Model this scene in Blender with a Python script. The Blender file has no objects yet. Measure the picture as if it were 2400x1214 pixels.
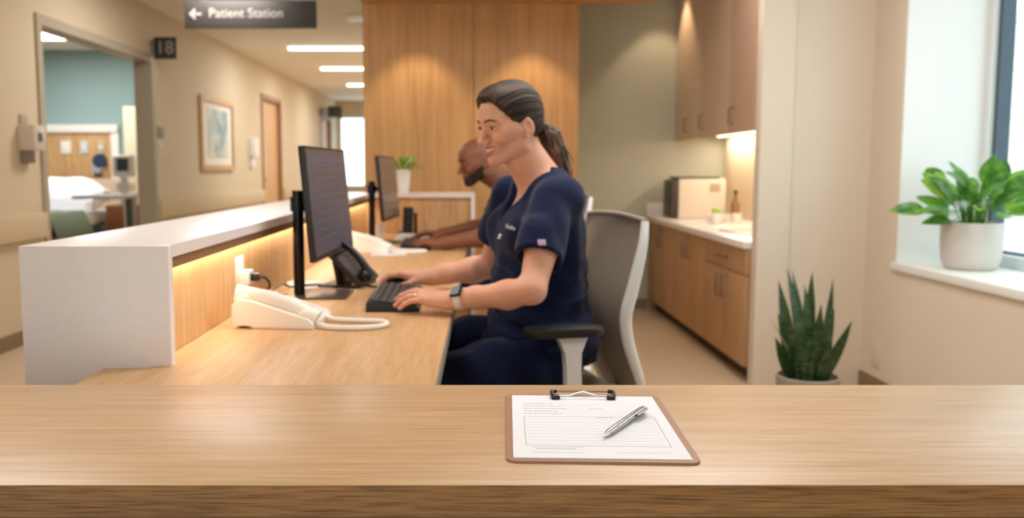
import bpy, bmesh, math, random
import numpy as np
from mathutils import Vector, Matrix, Euler, noise as mnoise
PI = math.pi
scn = bpy.context.scene
C = scn.collection

# ---------------------------------------------------------------- camera
CAMH = 1.18
cam_d = bpy.data.cameras.new('camera')
cam = bpy.data.objects.new('camera', cam_d)
C.objects.link(cam)
cam.location = (0, 0, CAMH)
cam.rotation_euler = (PI/2 - math.atan(212/2101), 0, 0)
cam_d.sensor_width = 36
cam_d.lens = 36*2101/2400
cam_d.shift_x = 100/2400
cam_d.clip_start = .05
cam_d.dof.use_dof = True
cam_d.dof.focus_distance = 1.22
cam_d.dof.aperture_fstop = 4.6
scn.camera = cam

# ---------------------------------------------------------------- world, sun, exposure
scn.view_settings.view_transform = 'Standard'
scn.view_settings.look = 'None'
scn.view_settings.gamma = 1
scn.view_settings.use_curve_mapping = False
scn.view_settings.exposure = 0.0
scn.cycles.use_denoising = True
scn.cycles.max_bounces = 8
scn.cycles.diffuse_bounces = 5
scn.cycles.sample_clamp_indirect = 6
world = bpy.data.worlds.new('sky')
scn.world = world
world.use_nodes = True
bg = world.node_tree.nodes['Background']
bg.inputs[0].default_value = (.80, .92, 1.0, 1)
bg.inputs[1].default_value = 3.3
sun_d = bpy.data.lights.new('sun', 'SUN'); sun_d.energy = 1.0; sun_d.angle = .05; sun_d.color = (1, .97, .92)
sun = bpy.data.objects.new('sun', sun_d); C.objects.link(sun)
sun.rotation_euler = (math.radians(20), math.radians(-48), 0)   # falls on the facade across the street, not into the room

WARM = (.97, .98, 1.0)
def area_light(name, loc, sx, sy, power, color=WARM, rot=(0, 0, 0), spread=PI):
    d = bpy.data.lights.new(name, 'AREA'); d.shape = 'RECTANGLE'; d.size = sx; d.size_y = sy
    d.energy = power; d.color = color; d.spread = spread
    o = bpy.data.objects.new(name, d); C.objects.link(o); o.location = loc; o.rotation_euler = rot
    return o
def spot_light(name, loc, power, angle, blend=.6, color=WARM, rot=(0, 0, 0), radius=.03):
    d = bpy.data.lights.new(name, 'SPOT'); d.energy = power; d.spot_size = math.radians(angle); d.spot_blend = blend
    d.shadow_soft_size = radius; d.color = color
    o = bpy.data.objects.new(name, d); C.objects.link(o); o.location = loc; o.rotation_euler = rot
    return o

# ---------------------------------------------------------------- colours and materials
def lin(c):
    c = c/255
    return c/12.92 if c <= .04045 else ((c+.055)/1.055)**2.4
def rgb(r, g, b): return (lin(r), lin(g), lin(b), 1)
MATS = {}
def mat(name, col, rough=.5, metal=0, emit=None, estr=0, spec=.5, coat=0, trans=0, sss=0, bump=0, bscale=200, sheen=0, mottle=0, mscale=3, ior=1.45):
    if name in MATS: return MATS[name]
    m = bpy.data.materials.new(name); m.use_nodes = True; MATS[name] = m
    nt = m.node_tree; b = nt.nodes['Principled BSDF']
    b.inputs['Base Color'].default_value = col
    b.inputs['Roughness'].default_value = rough
    b.inputs['Metallic'].default_value = metal
    b.inputs['Specular IOR Level'].default_value = spec
    b.inputs['Coat Weight'].default_value = coat
    b.inputs['Transmission Weight'].default_value = trans
    b.inputs['IOR'].default_value = ior
    if sheen:
        b.inputs['Sheen Weight'].default_value = sheen; b.inputs['Sheen Roughness'].default_value = .4
    if sss:
        b.inputs['Subsurface Weight'].default_value = sss
        b.inputs['Subsurface Radius'].default_value = (1, .35, .2); b.inputs['Subsurface Scale'].default_value = .008
    if emit:
        b.inputs['Emission Color'].default_value = emit; b.inputs['Emission Strength'].default_value = estr
    tc = nt.nodes.new('ShaderNodeTexCoord')
    if bump:
        n = nt.nodes.new('ShaderNodeTexNoise'); n.inputs['Scale'].default_value = bscale; n.inputs['Detail'].default_value = 3
        bm_ = nt.nodes.new('ShaderNodeBump'); bm_.inputs['Strength'].default_value = bump; bm_.inputs['Distance'].default_value = .002
        nt.links.new(tc.outputs['Object'], n.inputs['Vector']); nt.links.new(n.outputs['Fac'], bm_.inputs['Height'])
        nt.links.new(bm_.outputs['Normal'], b.inputs['Normal'])
    if mottle:
        n = nt.nodes.new('ShaderNodeTexNoise'); n.inputs['Scale'].default_value = mscale; n.inputs['Detail'].default_value = 4
        r = nt.nodes.new('ShaderNodeMixRGB'); r.blend_type = 'MIX'
        r.inputs['Color1'].default_value = tuple(max(0, c*(1-mottle)) for c in col[:3])+(1,)
        r.inputs['Color2'].default_value = tuple(min(1, c*(1+mottle)) for c in col[:3])+(1,)
        nt.links.new(tc.outputs['Object'], n.inputs['Vector']); nt.links.new(n.outputs['Fac'], r.inputs['Fac'])
        nt.links.new(r.outputs['Color'], b.inputs['Base Color'])
    return m
def wood(name, light, dark, axis='x', rough=.45, fine=1.0, coat=0.0, contrast=.5, grain_mm=2.2, spec=.5):
    """oak veneer: long streaks of darker pores running along one axis"""
    if name in MATS: return MATS[name]
    m = bpy.data.materials.new(name); m.use_nodes = True; MATS[name] = m
    nt = m.node_tree; N = nt.nodes; L = nt.links; b = N['Principled BSDF']
    b.inputs['Roughness'].default_value = rough; b.inputs['Coat Weight'].default_value = coat; b.inputs['Coat Roughness'].default_value = .3
    b.inputs['Specular IOR Level'].default_value = spec
    tc = N.new('ShaderNodeTexCoord')
    def streak(across, along, detail=3, dist=0):
        mp = N.new('ShaderNodeMapping'); s = [across]*3; s['xyz'.index(axis)] = along
        mp.inputs['Scale'].default_value = s
        n = N.new('ShaderNodeTexNoise'); n.inputs['Scale'].default_value = 1; n.inputs['Detail'].default_value = detail
        n.inputs['Distortion'].default_value = dist
        L.new(tc.outputs['Object'], mp.inputs['Vector']); L.new(mp.outputs['Vector'], n.inputs['Vector'])
        return n
    g = 1000/grain_mm
    a = streak(g*.55, 9*fine, 3); bb = streak(g*.16, 3*fine, 4, .15); c = streak(9, .7, 3, .6)
    ra = N.new('ShaderNodeValToRGB'); ra.color_ramp.elements[0].position = .32; ra.color_ramp.elements[1].position = .56
    L.new(a.outputs['Fac'], ra.inputs['Fac'])
    rb = N.new('ShaderNodeValToRGB'); rb.color_ramp.elements[0].position = .3; rb.color_ramp.elements[1].position = .7
    L.new(bb.outputs['Fac'], rb.inputs['Fac'])
    rc = N.new('ShaderNodeValToRGB'); rc.color_ramp.elements[0].position = .3; rc.color_ramp.elements[1].position = .7
    L.new(c.outputs['Fac'], rc.inputs['Fac'])
    mid = tuple((light[i]*.55+dark[i]*.45) for i in range(3))+(1,)
    m1 = N.new('ShaderNodeMixRGB'); m1.inputs['Color1'].default_value = mid; m1.inputs['Color2'].default_value = light
    L.new(rb.outputs['Color'], m1.inputs['Fac'])
    m2 = N.new('ShaderNodeMixRGB'); m2.blend_type = 'MULTIPLY'; m2.inputs['Fac'].default_value = contrast
    L.new(m1.outputs['Color'], m2.inputs['Color1'])
    t = N.new('ShaderNodeMixRGB'); t.inputs['Color1'].default_value = (dark[0]/light[0], dark[1]/light[1], dark[2]/light[2], 1); t.inputs['Color2'].default_value = (1, 1, 1, 1)
    L.new(ra.outputs['Color'], t.inputs['Fac']); L.new(t.outputs['Color'], m2.inputs['Color2'])
    m3 = N.new('ShaderNodeMixRGB'); m3.blend_type = 'MULTIPLY'; m3.inputs['Fac'].default_value = .55*contrast
    t3 = N.new('ShaderNodeMixRGB'); t3.inputs['Color1'].default_value = (.72, .70, .66, 1); t3.inputs['Color2'].default_value = (1, 1, 1, 1)
    L.new(rc.outputs['Color'], t3.inputs['Fac']); L.new(m2.outputs['Color'], m3.inputs['Color1']); L.new(t3.outputs['Color'], m3.inputs['Color2'])
    L.new(m3.outputs['Color'], b.inputs['Base Color'])
    bp = N.new('ShaderNodeBump'); bp.inputs['Strength'].default_value = .12; bp.inputs['Distance'].default_value = .0006
    L.new(ra.outputs['Color'], bp.inputs['Height']); L.new(bp.outputs['Normal'], b.inputs['Normal'])
    return m

OAK_L, OAK_D = rgb(212, 178, 136), rgb(168, 128, 84)
m_counter = wood('counter_oak', OAK_L, OAK_D, 'x', .38, 1, coat=.22, contrast=.45, grain_mm=2.0)
m_desk = wood('desk_oak', rgb(218, 178, 130), rgb(176, 132, 86), 'y', .42, 1, coat=.15, contrast=.45, grain_mm=3)
m_panel = wood('panel_oak', rgb(220, 182, 134), rgb(176, 130, 80), 'z', .5, .8, contrast=.5, grain_mm=5)
m_walloak = wood('wall_oak', rgb(206, 164, 112), rgb(170, 124, 74), 'z', .55, .25, contrast=.45, grain_mm=12)
m_cab = wood('cabinet_oak', rgb(190, 152, 110), rgb(162, 122, 82), 'z', .55, .6, contrast=.45, grain_mm=6)
m_upper = mat('upper_cabinet_laminate', rgb(226, 200, 178), .5, mottle=.03, mscale=6)
m_quartz = mat('white_quartz', rgb(236, 230, 230), .30, coat=.08, mottle=.035, mscale=60, spec=.5)
m_wall = mat('beige_paint', rgb(212, 194, 164), .75, bump=.15, bscale=300, mottle=.02)
m_wallr = mat('right_paint', rgb(219, 206, 189), .75, bump=.15, bscale=300, mottle=.02)
m_grey = mat('sage_grey_paint', rgb(188, 190, 176), .75, bump=.15, bscale=300, mottle=.02)
m_teal = mat('teal_paint', rgb(150, 178, 180), .75, mottle=.02)
m_ceil = mat('ceiling_paint', rgb(232, 224, 212), .85, bump=.1, bscale=250)
m_floor = mat('beige_vinyl_floor', rgb(200, 176, 146), .42, mottle=.06, mscale=12)
m_white = mat('white_plastic', rgb(238, 236, 232), .35)
m_wpaint = mat('white_gloss_paint', rgb(232, 234, 232), .45, mottle=.01)
m_black = mat('black_plastic', rgb(20, 20, 21), .38)
m_blacks = mat('black_satin_metal', rgb(14, 14, 15), .3, metal=.2)
m_dark = mat('charcoal_sign', rgb(52, 47, 42), .5)
m_steel = mat('brushed_steel', rgb(150, 148, 145), .35, metal=1)
m_chrome = mat('chrome', rgb(215, 215, 215), .12, metal=1)
m_frame = mat('door_frame_paint', rgb(172, 158, 136), .5)
m_paper = mat('white_paper', rgb(236, 239, 248), .7, bump=.05, bscale=90)
m_line = mat('grey_print', rgb(168, 170, 176), .8)
m_linel = mat('pale_grey_print', rgb(214, 215, 219), .8)

# ---------------------------------------------------------------- mesh helpers
class MB:
    """collects shapes and links them as ONE mesh object"""
    def __init__(s): s.bm = bmesh.new(); s.mi = 0
    def _tag(s, fs):
        for f in fs: f.material_index = s.mi
    def box(s, x0, y0, z0, x1, y1, z1, bevel=0, M=None, seg=2):
        r = bmesh.ops.create_cube(s.bm, size=1)
        vs = r['verts']
        for v in vs:
            v.co = Vector(((v.co.x+.5)*(x1-x0)+x0, (v.co.y+.5)*(y1-y0)+y0, (v.co.z+.5)*(z1-z0)+z0))
        fs = set(f for v in vs for f in v.link_faces)
        s._tag(fs)
        if bevel:
            es = list(set(e for v in vs for e in v.link_edges))
            rr = bmesh.ops.bevel(s.bm, geom=es, offset=bevel, segments=seg, profile=.6, affect='EDGES', clamp_overlap=True)
            vs = list(set(v for f in rr['faces'] for v in f.verts) | set(v for v in vs if v.is_valid))
            s._tag([f for f in rr['faces']])
        if M is not None: bmesh.ops.transform(s.bm, matrix=M, verts=[v for v in vs if v.is_valid])
        return s
    def cyl(s, a, b, r0, r1=None, n=24, caps=True):
        r1 = r0 if r1 is None else r1
        a, b = Vector(a), Vector(b); d = b-a; L = d.length
        Mx = Matrix.Translation((a+b)/2) @ d.to_track_quat('Z', 'Y').to_matrix().to_4x4()
        r = bmesh.ops.create_cone(s.bm, cap_ends=caps, cap_tris=False, segments=n, radius1=r0, radius2=r1, depth=L, matrix=Mx)
        s._tag(set(f for v in r['verts'] for f in v.link_faces)); return s
    def ball(s, c, rx, ry=None, rz=None, M=None, n=20):
        ry = ry or rx; rz = rz or rx
        r = bmesh.ops.create_uvsphere(s.bm, u_segments=n, v_segments=max(8, n//2), radius=1)
        T = (M or Matrix()) @ Matrix.Translation(c) @ Matrix.Diagonal((rx, ry, rz, 1))
        bmesh.ops.transform(s.bm, matrix=T, verts=r['verts'])
        s._tag(set(f for v in r['verts'] for f in v.link_faces)); return s
    def lathe(s, prof, c=(0, 0, 0), n=40, M=None):
        """prof: (r, z) pairs; r = 0 closes"""
        rings = []
        for r, z in prof:
            if r < 1e-6: rings.append([s.bm.verts.new((c[0], c[1], c[2]+z))])
            else: rings.append([s.bm.verts.new((c[0]+r*math.cos(2*PI*k/n), c[1]+r*math.sin(2*PI*k/n), c[2]+z)) for k in range(n)])
        fs = []
        for A, B in zip(rings, rings[1:]):
            for k in range(n):
                k2 = (k+1) % n
                if len(A) == 1 and len(B) == 1: continue
                if len(A) == 1: q = [A[0], B[k], B[k2]]
                elif len(B) == 1: q = [A[k], A[k2], B[0]]
                else: q = [A[k], A[k2], B[k2], B[k]]
                fs.append(s.bm.faces.new(q))
        s._tag(fs)
        if M is not None: bmesh.ops.transform(s.bm, matrix=M, verts=[v for R_ in rings for v in R_])
        return s
    def tube(s, pts, r, n=10, closed=False):
        pts = [Vector(p) for p in pts]
        R_ = r if hasattr(r, '__len__') else [r]*len(pts)
        rings = []; up = Vector((0, 0, 1)); prev = None
        for i, p in enumerate(pts):
            a = pts[i-1] if (i > 0 or closed) else pts[i]
            b = pts[(i+1) % len(pts)] if (i < len(pts)-1 or closed) else pts[i]
            t = (b-a).normalized()
            if prev is None:
                x = t.cross(up)
                if x.length < 1e-3: x = t.cross(Vector((0, 1, 0)))
                x.normalize()
            else:
                x = prev - t*prev.dot(t); x.normalize()
            prev = x; y = t.cross(x)
            rings.append([s.bm.verts.new(p + (x*math.cos(2*PI*k/n)+y*math.sin(2*PI*k/n))*R_[i]) for k in range(n)])
        fs = []
        rng = range(len(rings)) if closed else range(len(rings)-1)
        for i in rng:
            A, B = rings[i], rings[(i+1) % len(rings)]
            for k in range(n): fs.append(s.bm.faces.new([A[k], A[(k+1) % n], B[(k+1) % n], B[k]]))
        if not closed:
            fs.append(s.bm.faces.new(rings[0][::-1])); fs.append(s.bm.faces.new(rings[-1]))
        s._tag(fs); return s
    def prism(s, outline, z0, z1, M=None, bevel=0):
        """outline in xy, extruded z0..z1"""
        lo = [s.bm.verts.new((x, y, z0)) for x, y in outline]; hi = [s.bm.verts.new((x, y, z1)) for x, y in outline]
        n = len(lo); fs = [s.bm.faces.new(lo[::-1]), s.bm.faces.new(hi)]
        for k in range(n): fs.append(s.bm.faces.new([lo[k], lo[(k+1) % n], hi[(k+1) % n], hi[k]]))
        s._tag(fs); vs = lo+hi
        if bevel:
            es = set(e for f in fs[:2] for e in f.edges)
            rr = bmesh.ops.bevel(s.bm, geom=list(es), offset=bevel, segments=2, profile=.6, affect='EDGES', clamp_overlap=True)
            vs = list(set(v for f in rr['faces'] for v in f.verts) | set(v for v in vs if v.is_valid))
            s._tag(rr['faces'])
        if M is not None: bmesh.ops.transform(s.bm, matrix=M, verts=vs)
        return s
    def quad(s, a, b, c, d):
        s._tag([s.bm.faces.new([s.bm.verts.new(p) for p in (a, b, c, d)])]); return s
    def sheet(s, rows, thick=0):
        """rows: grid of points"""
        V = [[s.bm.verts.new(p) for p in row] for row in rows]
        fs = []
        for i in range(len(V)-1):
            for j in range(len(V[0])-1):
                fs.append(s.bm.faces.new([V[i][j], V[i][j+1], V[i+1][j+1], V[i+1][j]]))
        s._tag(fs)
        if thick:
            bmesh.ops.recalc_face_normals(s.bm, faces=fs)
            r = bmesh.ops.solidify(s.bm, geom=fs, thickness=thick)
        return s
    def build(s, name, m, parent=None, smooth=True, angle=40, sub=0):
        bmesh.ops.remove_doubles(s.bm, verts=s.bm.verts, dist=1e-6)
        bmesh.ops.recalc_face_normals(s.bm, faces=s.bm.faces)
        me = bpy.data.meshes.new(name); s.bm.to_mesh(me); s.bm.free()
        for mm in (m if isinstance(m, (list, tuple)) else [m]): me.materials.append(mm)
        o = bpy.data.objects.new(name, me); C.objects.link(o)
        if smooth:
            me.polygons.foreach_set('use_smooth', [True]*len(me.polygons))
            me.set_sharp_from_angle(angle=math.radians(angle))
        if sub:
            md = o.modifiers.new('sub', 'SUBSURF'); md.levels = sub; md.render_levels = sub
        if parent is not None: put_under(o, parent)
        return o
def put_under(o, parent):
    """parent an object whose mesh is written in the world frame"""
    o.parent = parent
    if parent.type == 'EMPTY' and not parent.get('_local'):
        o.matrix_parent_inverse = parent.matrix_world.inverted() if False else Matrix.LocRotScale(parent.location, parent.rotation_euler, parent.scale).inverted()
def tag(o, label=None, cat=None, group=None, kind=None):
    if label: o['label'] = label
    if cat: o['category'] = cat
    if group: o['group'] = group
    if kind: o['kind'] = kind
    return o
def struct(o): o['kind'] = 'structure'; return o
def thing(name, label, cat, loc=(0, 0, 0), group=None, rotz=0):
    o = bpy.data.objects.new(name, None); C.objects.link(o); o.location = loc; o.rotation_euler = (0, 0, rotz)
    o.empty_display_size = .1
    return tag(o, label, cat, group)
def copy_tree(o, delta, label=None, scale=None):
    """a thing with copies of its parts and sub-parts, moved by delta"""
    c = o.copy(); C.objects.link(c); c.location = o.location + Vector(delta)
    if label: c['label'] = label
    for ch in list(o.children):
        d = ch.copy(); C.objects.link(d); d.parent = c
        for g in ch.children:
            e = g.copy(); C.objects.link(e); e.parent = d
    return c
def text_mesh(name, s, size, m, Mx, parent=None, extrude=.0006, align='CENTER', spacing=1.0):
    cu = bpy.data.curves.new(name, 'FONT'); cu.body = s; cu.size = size; cu.extrude = extrude
    cu.align_x = align; cu.align_y = 'CENTER'; cu.space_character = spacing
    t = bpy.data.objects.new('tmp', cu); C.objects.link(t)
    dg = bpy.context.evaluated_depsgraph_get(); dg.update()
    me = bpy.data.meshes.new_from_object(t.evaluated_get(dg)); me.name = name
    bpy.data.objects.remove(t)
    me.transform(Mx); me.materials.clear(); me.materials.append(m)
    o = bpy.data.objects.new(name, me); C.objects.link(o)
    if parent is not None: put_under(o, parent)
    return o
def Rz(a): return Matrix.Rotation(a, 4, 'Z')
def Rx(a): return Matrix.Rotation(a, 4, 'X')
def Ry(a): return Matrix.Rotation(a, 4, 'Y')
def T(*p): return Matrix.Translation(p if len(p) == 3 else p[0])
# ================================================================ the setting
H = 2.70; XL = -3.0; XR = 2.13
def sbox(name, m, *b, bevel=0):
    return struct(MB().box(*b, bevel=bevel).build(name, m, smooth=False))
sbox('floor', m_floor, -9, -3.2, -.1, 2.9, 21, 0)
sbox('ceiling', m_ceil, -9, -3.2, H, 2.9, 21, H+.15)
# left wall with the openings of the patient room, and two wooden doors farther down the corridor
mb = MB()
D = [(6.37, 8.56, 2.19), (13.1, 14.34, 2.20), (18.3, 19.5, 2.20)]
y = -3.2
for a, b, z in D:
    mb.box(XL-.14, y, 0, XL, a, H); mb.box(XL-.14, a, z, XL, b, H); y = b
mb.box(XL-.14, y, 0, XL, 20.5, H)
struct(mb.build('wall_left', m_wall, smooth=False))
# window wall on the right: opening Y 1.3..4.45, z .716..2.45, and the deep reveal
WY0, WY1, WZ0, WZ1, WX = 1.30, 4.46, .716, 2.45, 2.60
mb = MB()
mb.box(XR, -3.2, 0, WX+.03, WY0, H); mb.box(XR, WY1, 0, WX+.03, 7.7, H)
mb.box(XR, WY0, 0, WX+.03, WY1, WZ0-.04); mb.box(XR, WY0, WZ1, WX+.03, WY1, H)
struct(mb.build('wall_right', m_wallr, smooth=False))
mb = MB()   # white painted linings of the window recess
mb.box(XR+.002, WY1-.012, WZ0, WX, WY1+.001, WZ1); mb.box(XR+.002, WY0-.001, WZ0, WX, WY0+.012, WZ1); mb.box(XR+.002, WY0, WZ1-.012, WX, WY1, WZ1+.001)
struct(mb.build('trim_1', m_wpaint, smooth=False))
struct(MB().box(XR-.018, WY0-.03, WZ0-.04, WX+.02, WY1+.015, WZ0, bevel=.006).build('trim_2', m_wpaint))
FX0, FX1 = -3.0, -.2      # opening of the added unseen window behind the camera
mb = MB(); mb.box(-9, -3.3, 0, FX0, -3.2, H); mb.box(FX1, -3.3, 0, 2.75, -3.2, H); mb.box(FX0, -3.3, 0, FX1, -3.2, .5); mb.box(FX0, -3.3, 2.45, FX1, -3.2, H)
struct(mb.build('wall_front', m_wall, smooth=False))
# pier and niche behind the snake plant, end wall of the pantry
struct(MB().box(1.528, 4.75, 0, 1.70, 4.84, H, bevel=.004).build('wall_pier', m_wallr))
sbox('wall_niche', m_wallr, 1.69, 4.795, 0, XR+.01, 4.84, H)
sbox('wall_back', m_grey, .70, 7.52, 0, XR+.1, 7.66, H)
mb = MB()
mb.box(.70, 7.505, 0, 1.50, 7.52, .085); struct(mb.build('baseboard_back', mat('grey_skirting', rgb(140, 122, 98), .6), smooth=False))
sbox('baseboard_left', mat('brown_skirting', rgb(136, 112, 84), .6), XL, -3.2, 0, XL+.012, 6.30, .10)
sbox('baseboard_right', mat('brown_skirting', rgb(136, 112, 84), .6), XR-.012, -3.2, 0, XR, 4.795, .09)
# block between the corridor and the pantry, its oak face towards the desks
sbox('wall_core', m_grey, -.73, 6.34, 0, .75, 12, H)
mb = MB()
for x0, x1 in ((-.735, .027), (.033, .757)): mb.box(x0, 6.30, 0, x1, 6.345, 2.36)
mb.box(-.72, 6.31, 0, .74, 6.34, 2.36)
oakw = mb.build('wall_oak', m_walloak, smooth=False); struct(oakw)
# dropped oak soffit above the desks
sbox('ceiling_soffit', wood('soffit_oak', rgb(202, 154, 96), rgb(158, 108, 56), 'x', .55, .5, contrast=.5, grain_mm=8), -.735, 5.05, 2.305, 1.235, 6.30, H)
# corridor end and its bright window
mb = MB()
EY = 20.5
mb.box(-3.2, EY, 0, -2.95, EY+.15, H); mb.box(-2.95, EY, 0, -.7, EY+.15, .75); mb.box(-2.95, EY, 2.36, -.7, EY+.15, H); mb.box(-1.2, EY, .75, -.7, EY+.15, 2.36)
struct(mb.build('wall_end', m_wall, smooth=False))
sbox('wall_corridor_right', m_wall, -.74, 12, 0, -.6, 20.5, H)
m_glass = bpy.data.materials.new('window_glass'); m_glass.use_nodes = True
nt = m_glass.node_tree; nt.nodes.clear()
o_ = nt.nodes.new('ShaderNodeOutputMaterial'); mx = nt.nodes.new('ShaderNodeMixShader'); tr = nt.nodes.new('ShaderNodeBsdfTransparent'); gl = nt.nodes.new('ShaderNodeBsdfGlossy')
fr = nt.nodes.new('ShaderNodeFresnel'); fr.inputs[0].default_value = 1.3; gl.inputs['Roughness'].default_value = .02; tr.inputs[0].default_value = (.95, .98, .97, 1)
mx.inputs[0].default_value = .05; nt.links.new(tr.outputs[0], mx.inputs[1]); nt.links.new(gl.outputs[0], mx.inputs[2]); nt.links.new(mx.outputs[0], o_.inputs[0])
# window_1: the large window by the counter
w1 = bpy.data.objects.new('window_1', None); C.objects.link(w1); w1.location = (WX, WY1, WZ0); struct(w1)
mb = MB(); fx0, fx1 = WX-.075, WX+.03
m_alu = mat('white_window_frame', rgb(226, 230, 232), .35)
for a, b in ((WY0, WY0+.06), (2.72, 2.80), (WY1-.055, WY1)): mb.box(fx0, a, WZ0+.055, fx1, b, WZ1-.06)
mb.box(fx0, WY0, WZ0, fx1, WY1, WZ0+.055); mb.box(fx0, WY0, WZ1-.06, fx1, WY1, WZ1)
mb.build('window_frame', m_alu, w1, smooth=False)
mb = MB(); gk = .028
for a, b in ((WY0+.06, 2.72), (2.80, WY1-.055)):
    z0, z1 = WZ0+.055, WZ1-.06
    mb.box(WX-.05, a, z0, WX+.015, a+gk, z1); mb.box(WX-.05, b-gk, z0, WX+.015, b, z1); mb.box(WX-.02, a+gk, z0, WX+.015, b-gk, z0+.012); mb.box(WX-.02, a+gk, z1-gk, WX+.015, b-gk, z1)
mb.build('window_gasket', mat('slate_blue_gasket', rgb(70, 88, 100), .4), w1, smooth=False)
MB().box(WX-.006, WY0+.06, WZ0+.05, WX+.006, WY1-.05, WZ1-.05).build('pane', m_glass, w1, smooth=False)
w2 = bpy.data.objects.new('window_2', None); C.objects.link(w2); w2.location = (-1.96, EY, .75); struct(w2)
mb = MB()
for a in (-2.95, -2.10, -1.25): mb.box(a, EY+.02, .75, a+.05, EY+.1, 2.36)
mb.box(-2.95, EY+.02, .75, -1.2, EY+.1, .80); mb.box(-2.95, EY+.02, 2.31, -1.2, EY+.1, 2.36)
mb.build('window_frame', m_alu, w2, smooth=False)
MB().box(-2.93, EY+.05, .78, -1.22, EY+.06, 2.33).build('pane', m_glass, w2, smooth=False)
w3 = bpy.data.objects.new('fill_window', None); C.objects.link(w3); w3.location = ((FX0+FX1)/2, -3.25, .5); struct(w3)  # unseen, added so daylight brightens faces turned towards the camera
mb = MB()
for a in (FX0, -1.62, FX1-.05): mb.box(a, -3.29, .55, a+.05, -3.21, 2.40)
mb.box(FX0, -3.29, .5, FX1, -3.21, .55); mb.box(FX0, -3.29, 2.40, FX1, -3.21, 2.45)
mb.build('window_frame', m_alu, w3, smooth=False)
MB().box(FX0+.02, -3.256, .53, FX1-.02, -3.244, 2.42).build('pane', m_glass, w3, smooth=False)
for loc, sx, sy, rot in ((((FX0+FX1)/2, -3.31, 1.475), 2.8, 1.95, (PI/2, 0, PI)), ((WX+.06, (WY0+WY1)/2, (WZ0+WZ1)/2), WY1-WY0, WZ1-WZ0, (PI/2, 0, PI/2)), ((-2.07, EY+.2, 1.55), 1.75, 1.6, (-PI/2, 0, 0))):
    p_ = area_light('daylight_portal', loc, sx, sy, 1, rot=rot); p_.data.cycles.is_portal = True
# patient room behind the left wall
sbox('wall_patient_back', m_teal, -8.2, 11.8, 0, XL-.1, 11.95, H)
sbox('wall_patient_left', m_teal, -8.3, 4.0, 0, -8.2, 11.95, H)
sbox('wall_patient_front', m_teal, -8.3, 3.9, 0, XL-.1, 4.02, H)
# doors: 1 = patient room (open, frame only), 2 and 3 = oak leaves
def door(n, y0, y1, z, leaf, fm):
    d = bpy.data.objects.new('door_%d' % n, None); C.objects.link(d); d.location = (XL, (y0+y1)/2, 0); struct(d)
    mb = MB(); w = .07; x0, x1 = XL-.15, XL+.018
    mb.box(x0, y0-.06, 0, x1, y0+.012, z-.012); mb.box(x0, y1-.012, 0, x1, y1+.06, z-.012); mb.box(x0, y0-.06, z-.012, x1, y1+.06, z+.06)
    mb.build('door_frame', fm, d, smooth=False)
    if leaf:
        lf = MB().box(XL-.09, y0+.012, .01, XL-.045, y1-.012, z-.012).build('door_leaf', m_panel, d, smooth=False)
        hd = MB().tube([(XL-.045, y0+.1, 1.02), (XL+.01, y0+.1, 1.02), (XL+.01, y0+.22, 1.02)], .01, 10).build('door_handle', m_steel)
        hd.parent = lf; hd.matrix_parent_inverse = lf.matrix_world.inverted()
    return d
door(1, 6.37, 8.56, 2.19, False, m_frame)
m_dframe = mat('brown_door_frame', rgb(150, 112, 76), .5)
door(2, 13.1, 14.34, 2.20, True, m_dframe)
door(3, 18.3, 19.5, 2.20, True, m_dframe)

# ---------------------------------------------------------------- light fixtures
m_diff = mat('lamp_diffuser', rgb(255, 246, 232), .5, emit=(1, .90, .76, 1), estr=7)
m_diffc = mat('ward_lamp_diffuser', rgb(255, 250, 240), .5, emit=(1, .97, .92, 1), estr=8)
m_rim = mat('lamp_trim', rgb(225, 220, 212), .4)
def linear_light(y, x0, x1, power, label, warm=WARM):
    t = thing('ceiling_light', label, 'ceiling light', ((x0+x1)/2, y, H), 'linear lamps across the corridor ceiling')
    r = .055
    out = [(x0+r - r*math.cos(a), r*math.sin(a)) for a in np.linspace(PI/2, -PI/2, 9)][::1]
    pts = [(x0+r-r*math.sin(a), r*math.cos(a)) for a in np.linspace(0, PI, 9)] + [(x1-r+r*math.sin(a), -r*math.cos(a)) for a in np.linspace(0, PI, 9)]
    MB().prism([(a, b+y) for a, b in pts], H-.035, H-.008).build('diffuser', m_diff, t)
    c = (x0+x1)/2
    MB().prism([(c+(a-c)*1.02, b*1.2+y) for a, b in pts], H-.012, H).build('housing', m_rim, t)
    l = area_light('lamp_light', (c, y, H-.045), x1-x0-.05, .09, power, warm); l.parent = t; l.matrix_parent_inverse = Matrix.Translation(t.location).inverted()
    return t
linear_light(11.45, -2.27, -.95, 36, 'nearest and widest looking glowing linear lamp on the corridor ceiling')
linear_light(13.75, -2.24, -.95, 36, 'middle glowing linear lamp on the corridor ceiling, partly behind the oak wall')
linear_light(16.4, -2.20, -.95, 36, 'smallest and farthest glowing linear lamp on the corridor ceiling')
def panel_light(x, y, sx, sy, power, label, m, col=WARM, group=None, name='ceiling_light'):
    t = thing(name, label, 'ceiling light', (x, y, H), group)
    MB().box(x-sx/2-.02, y-sy/2-.02, H-.02, x+sx/2+.02, y+sy/2+.02, H, bevel=.004).build('housing', m_rim, t)
    MB().box(x-sx/2, y-sy/2, H-.026, x+sx/2, y+sy/2, H-.018, bevel=.002).build('diffuser', m, t)
    l = area_light('lamp_light', (x, y, H-.04), sx, sy, power, col); l.parent = t; l.matrix_parent_inverse = Matrix.Translation(t.location).inverted()
    return t
t = panel_light(-4.75, 10.2, .85, 1.0, 45, 'bright ceiling lamp in the patient room seen through the open doorway', m_diffc, (1, .95, .88), None)
NEAR = 'added fill lamps in the ceiling, out of view'  # none in view, added to light desks, corridor, pantry and right wall
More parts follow.
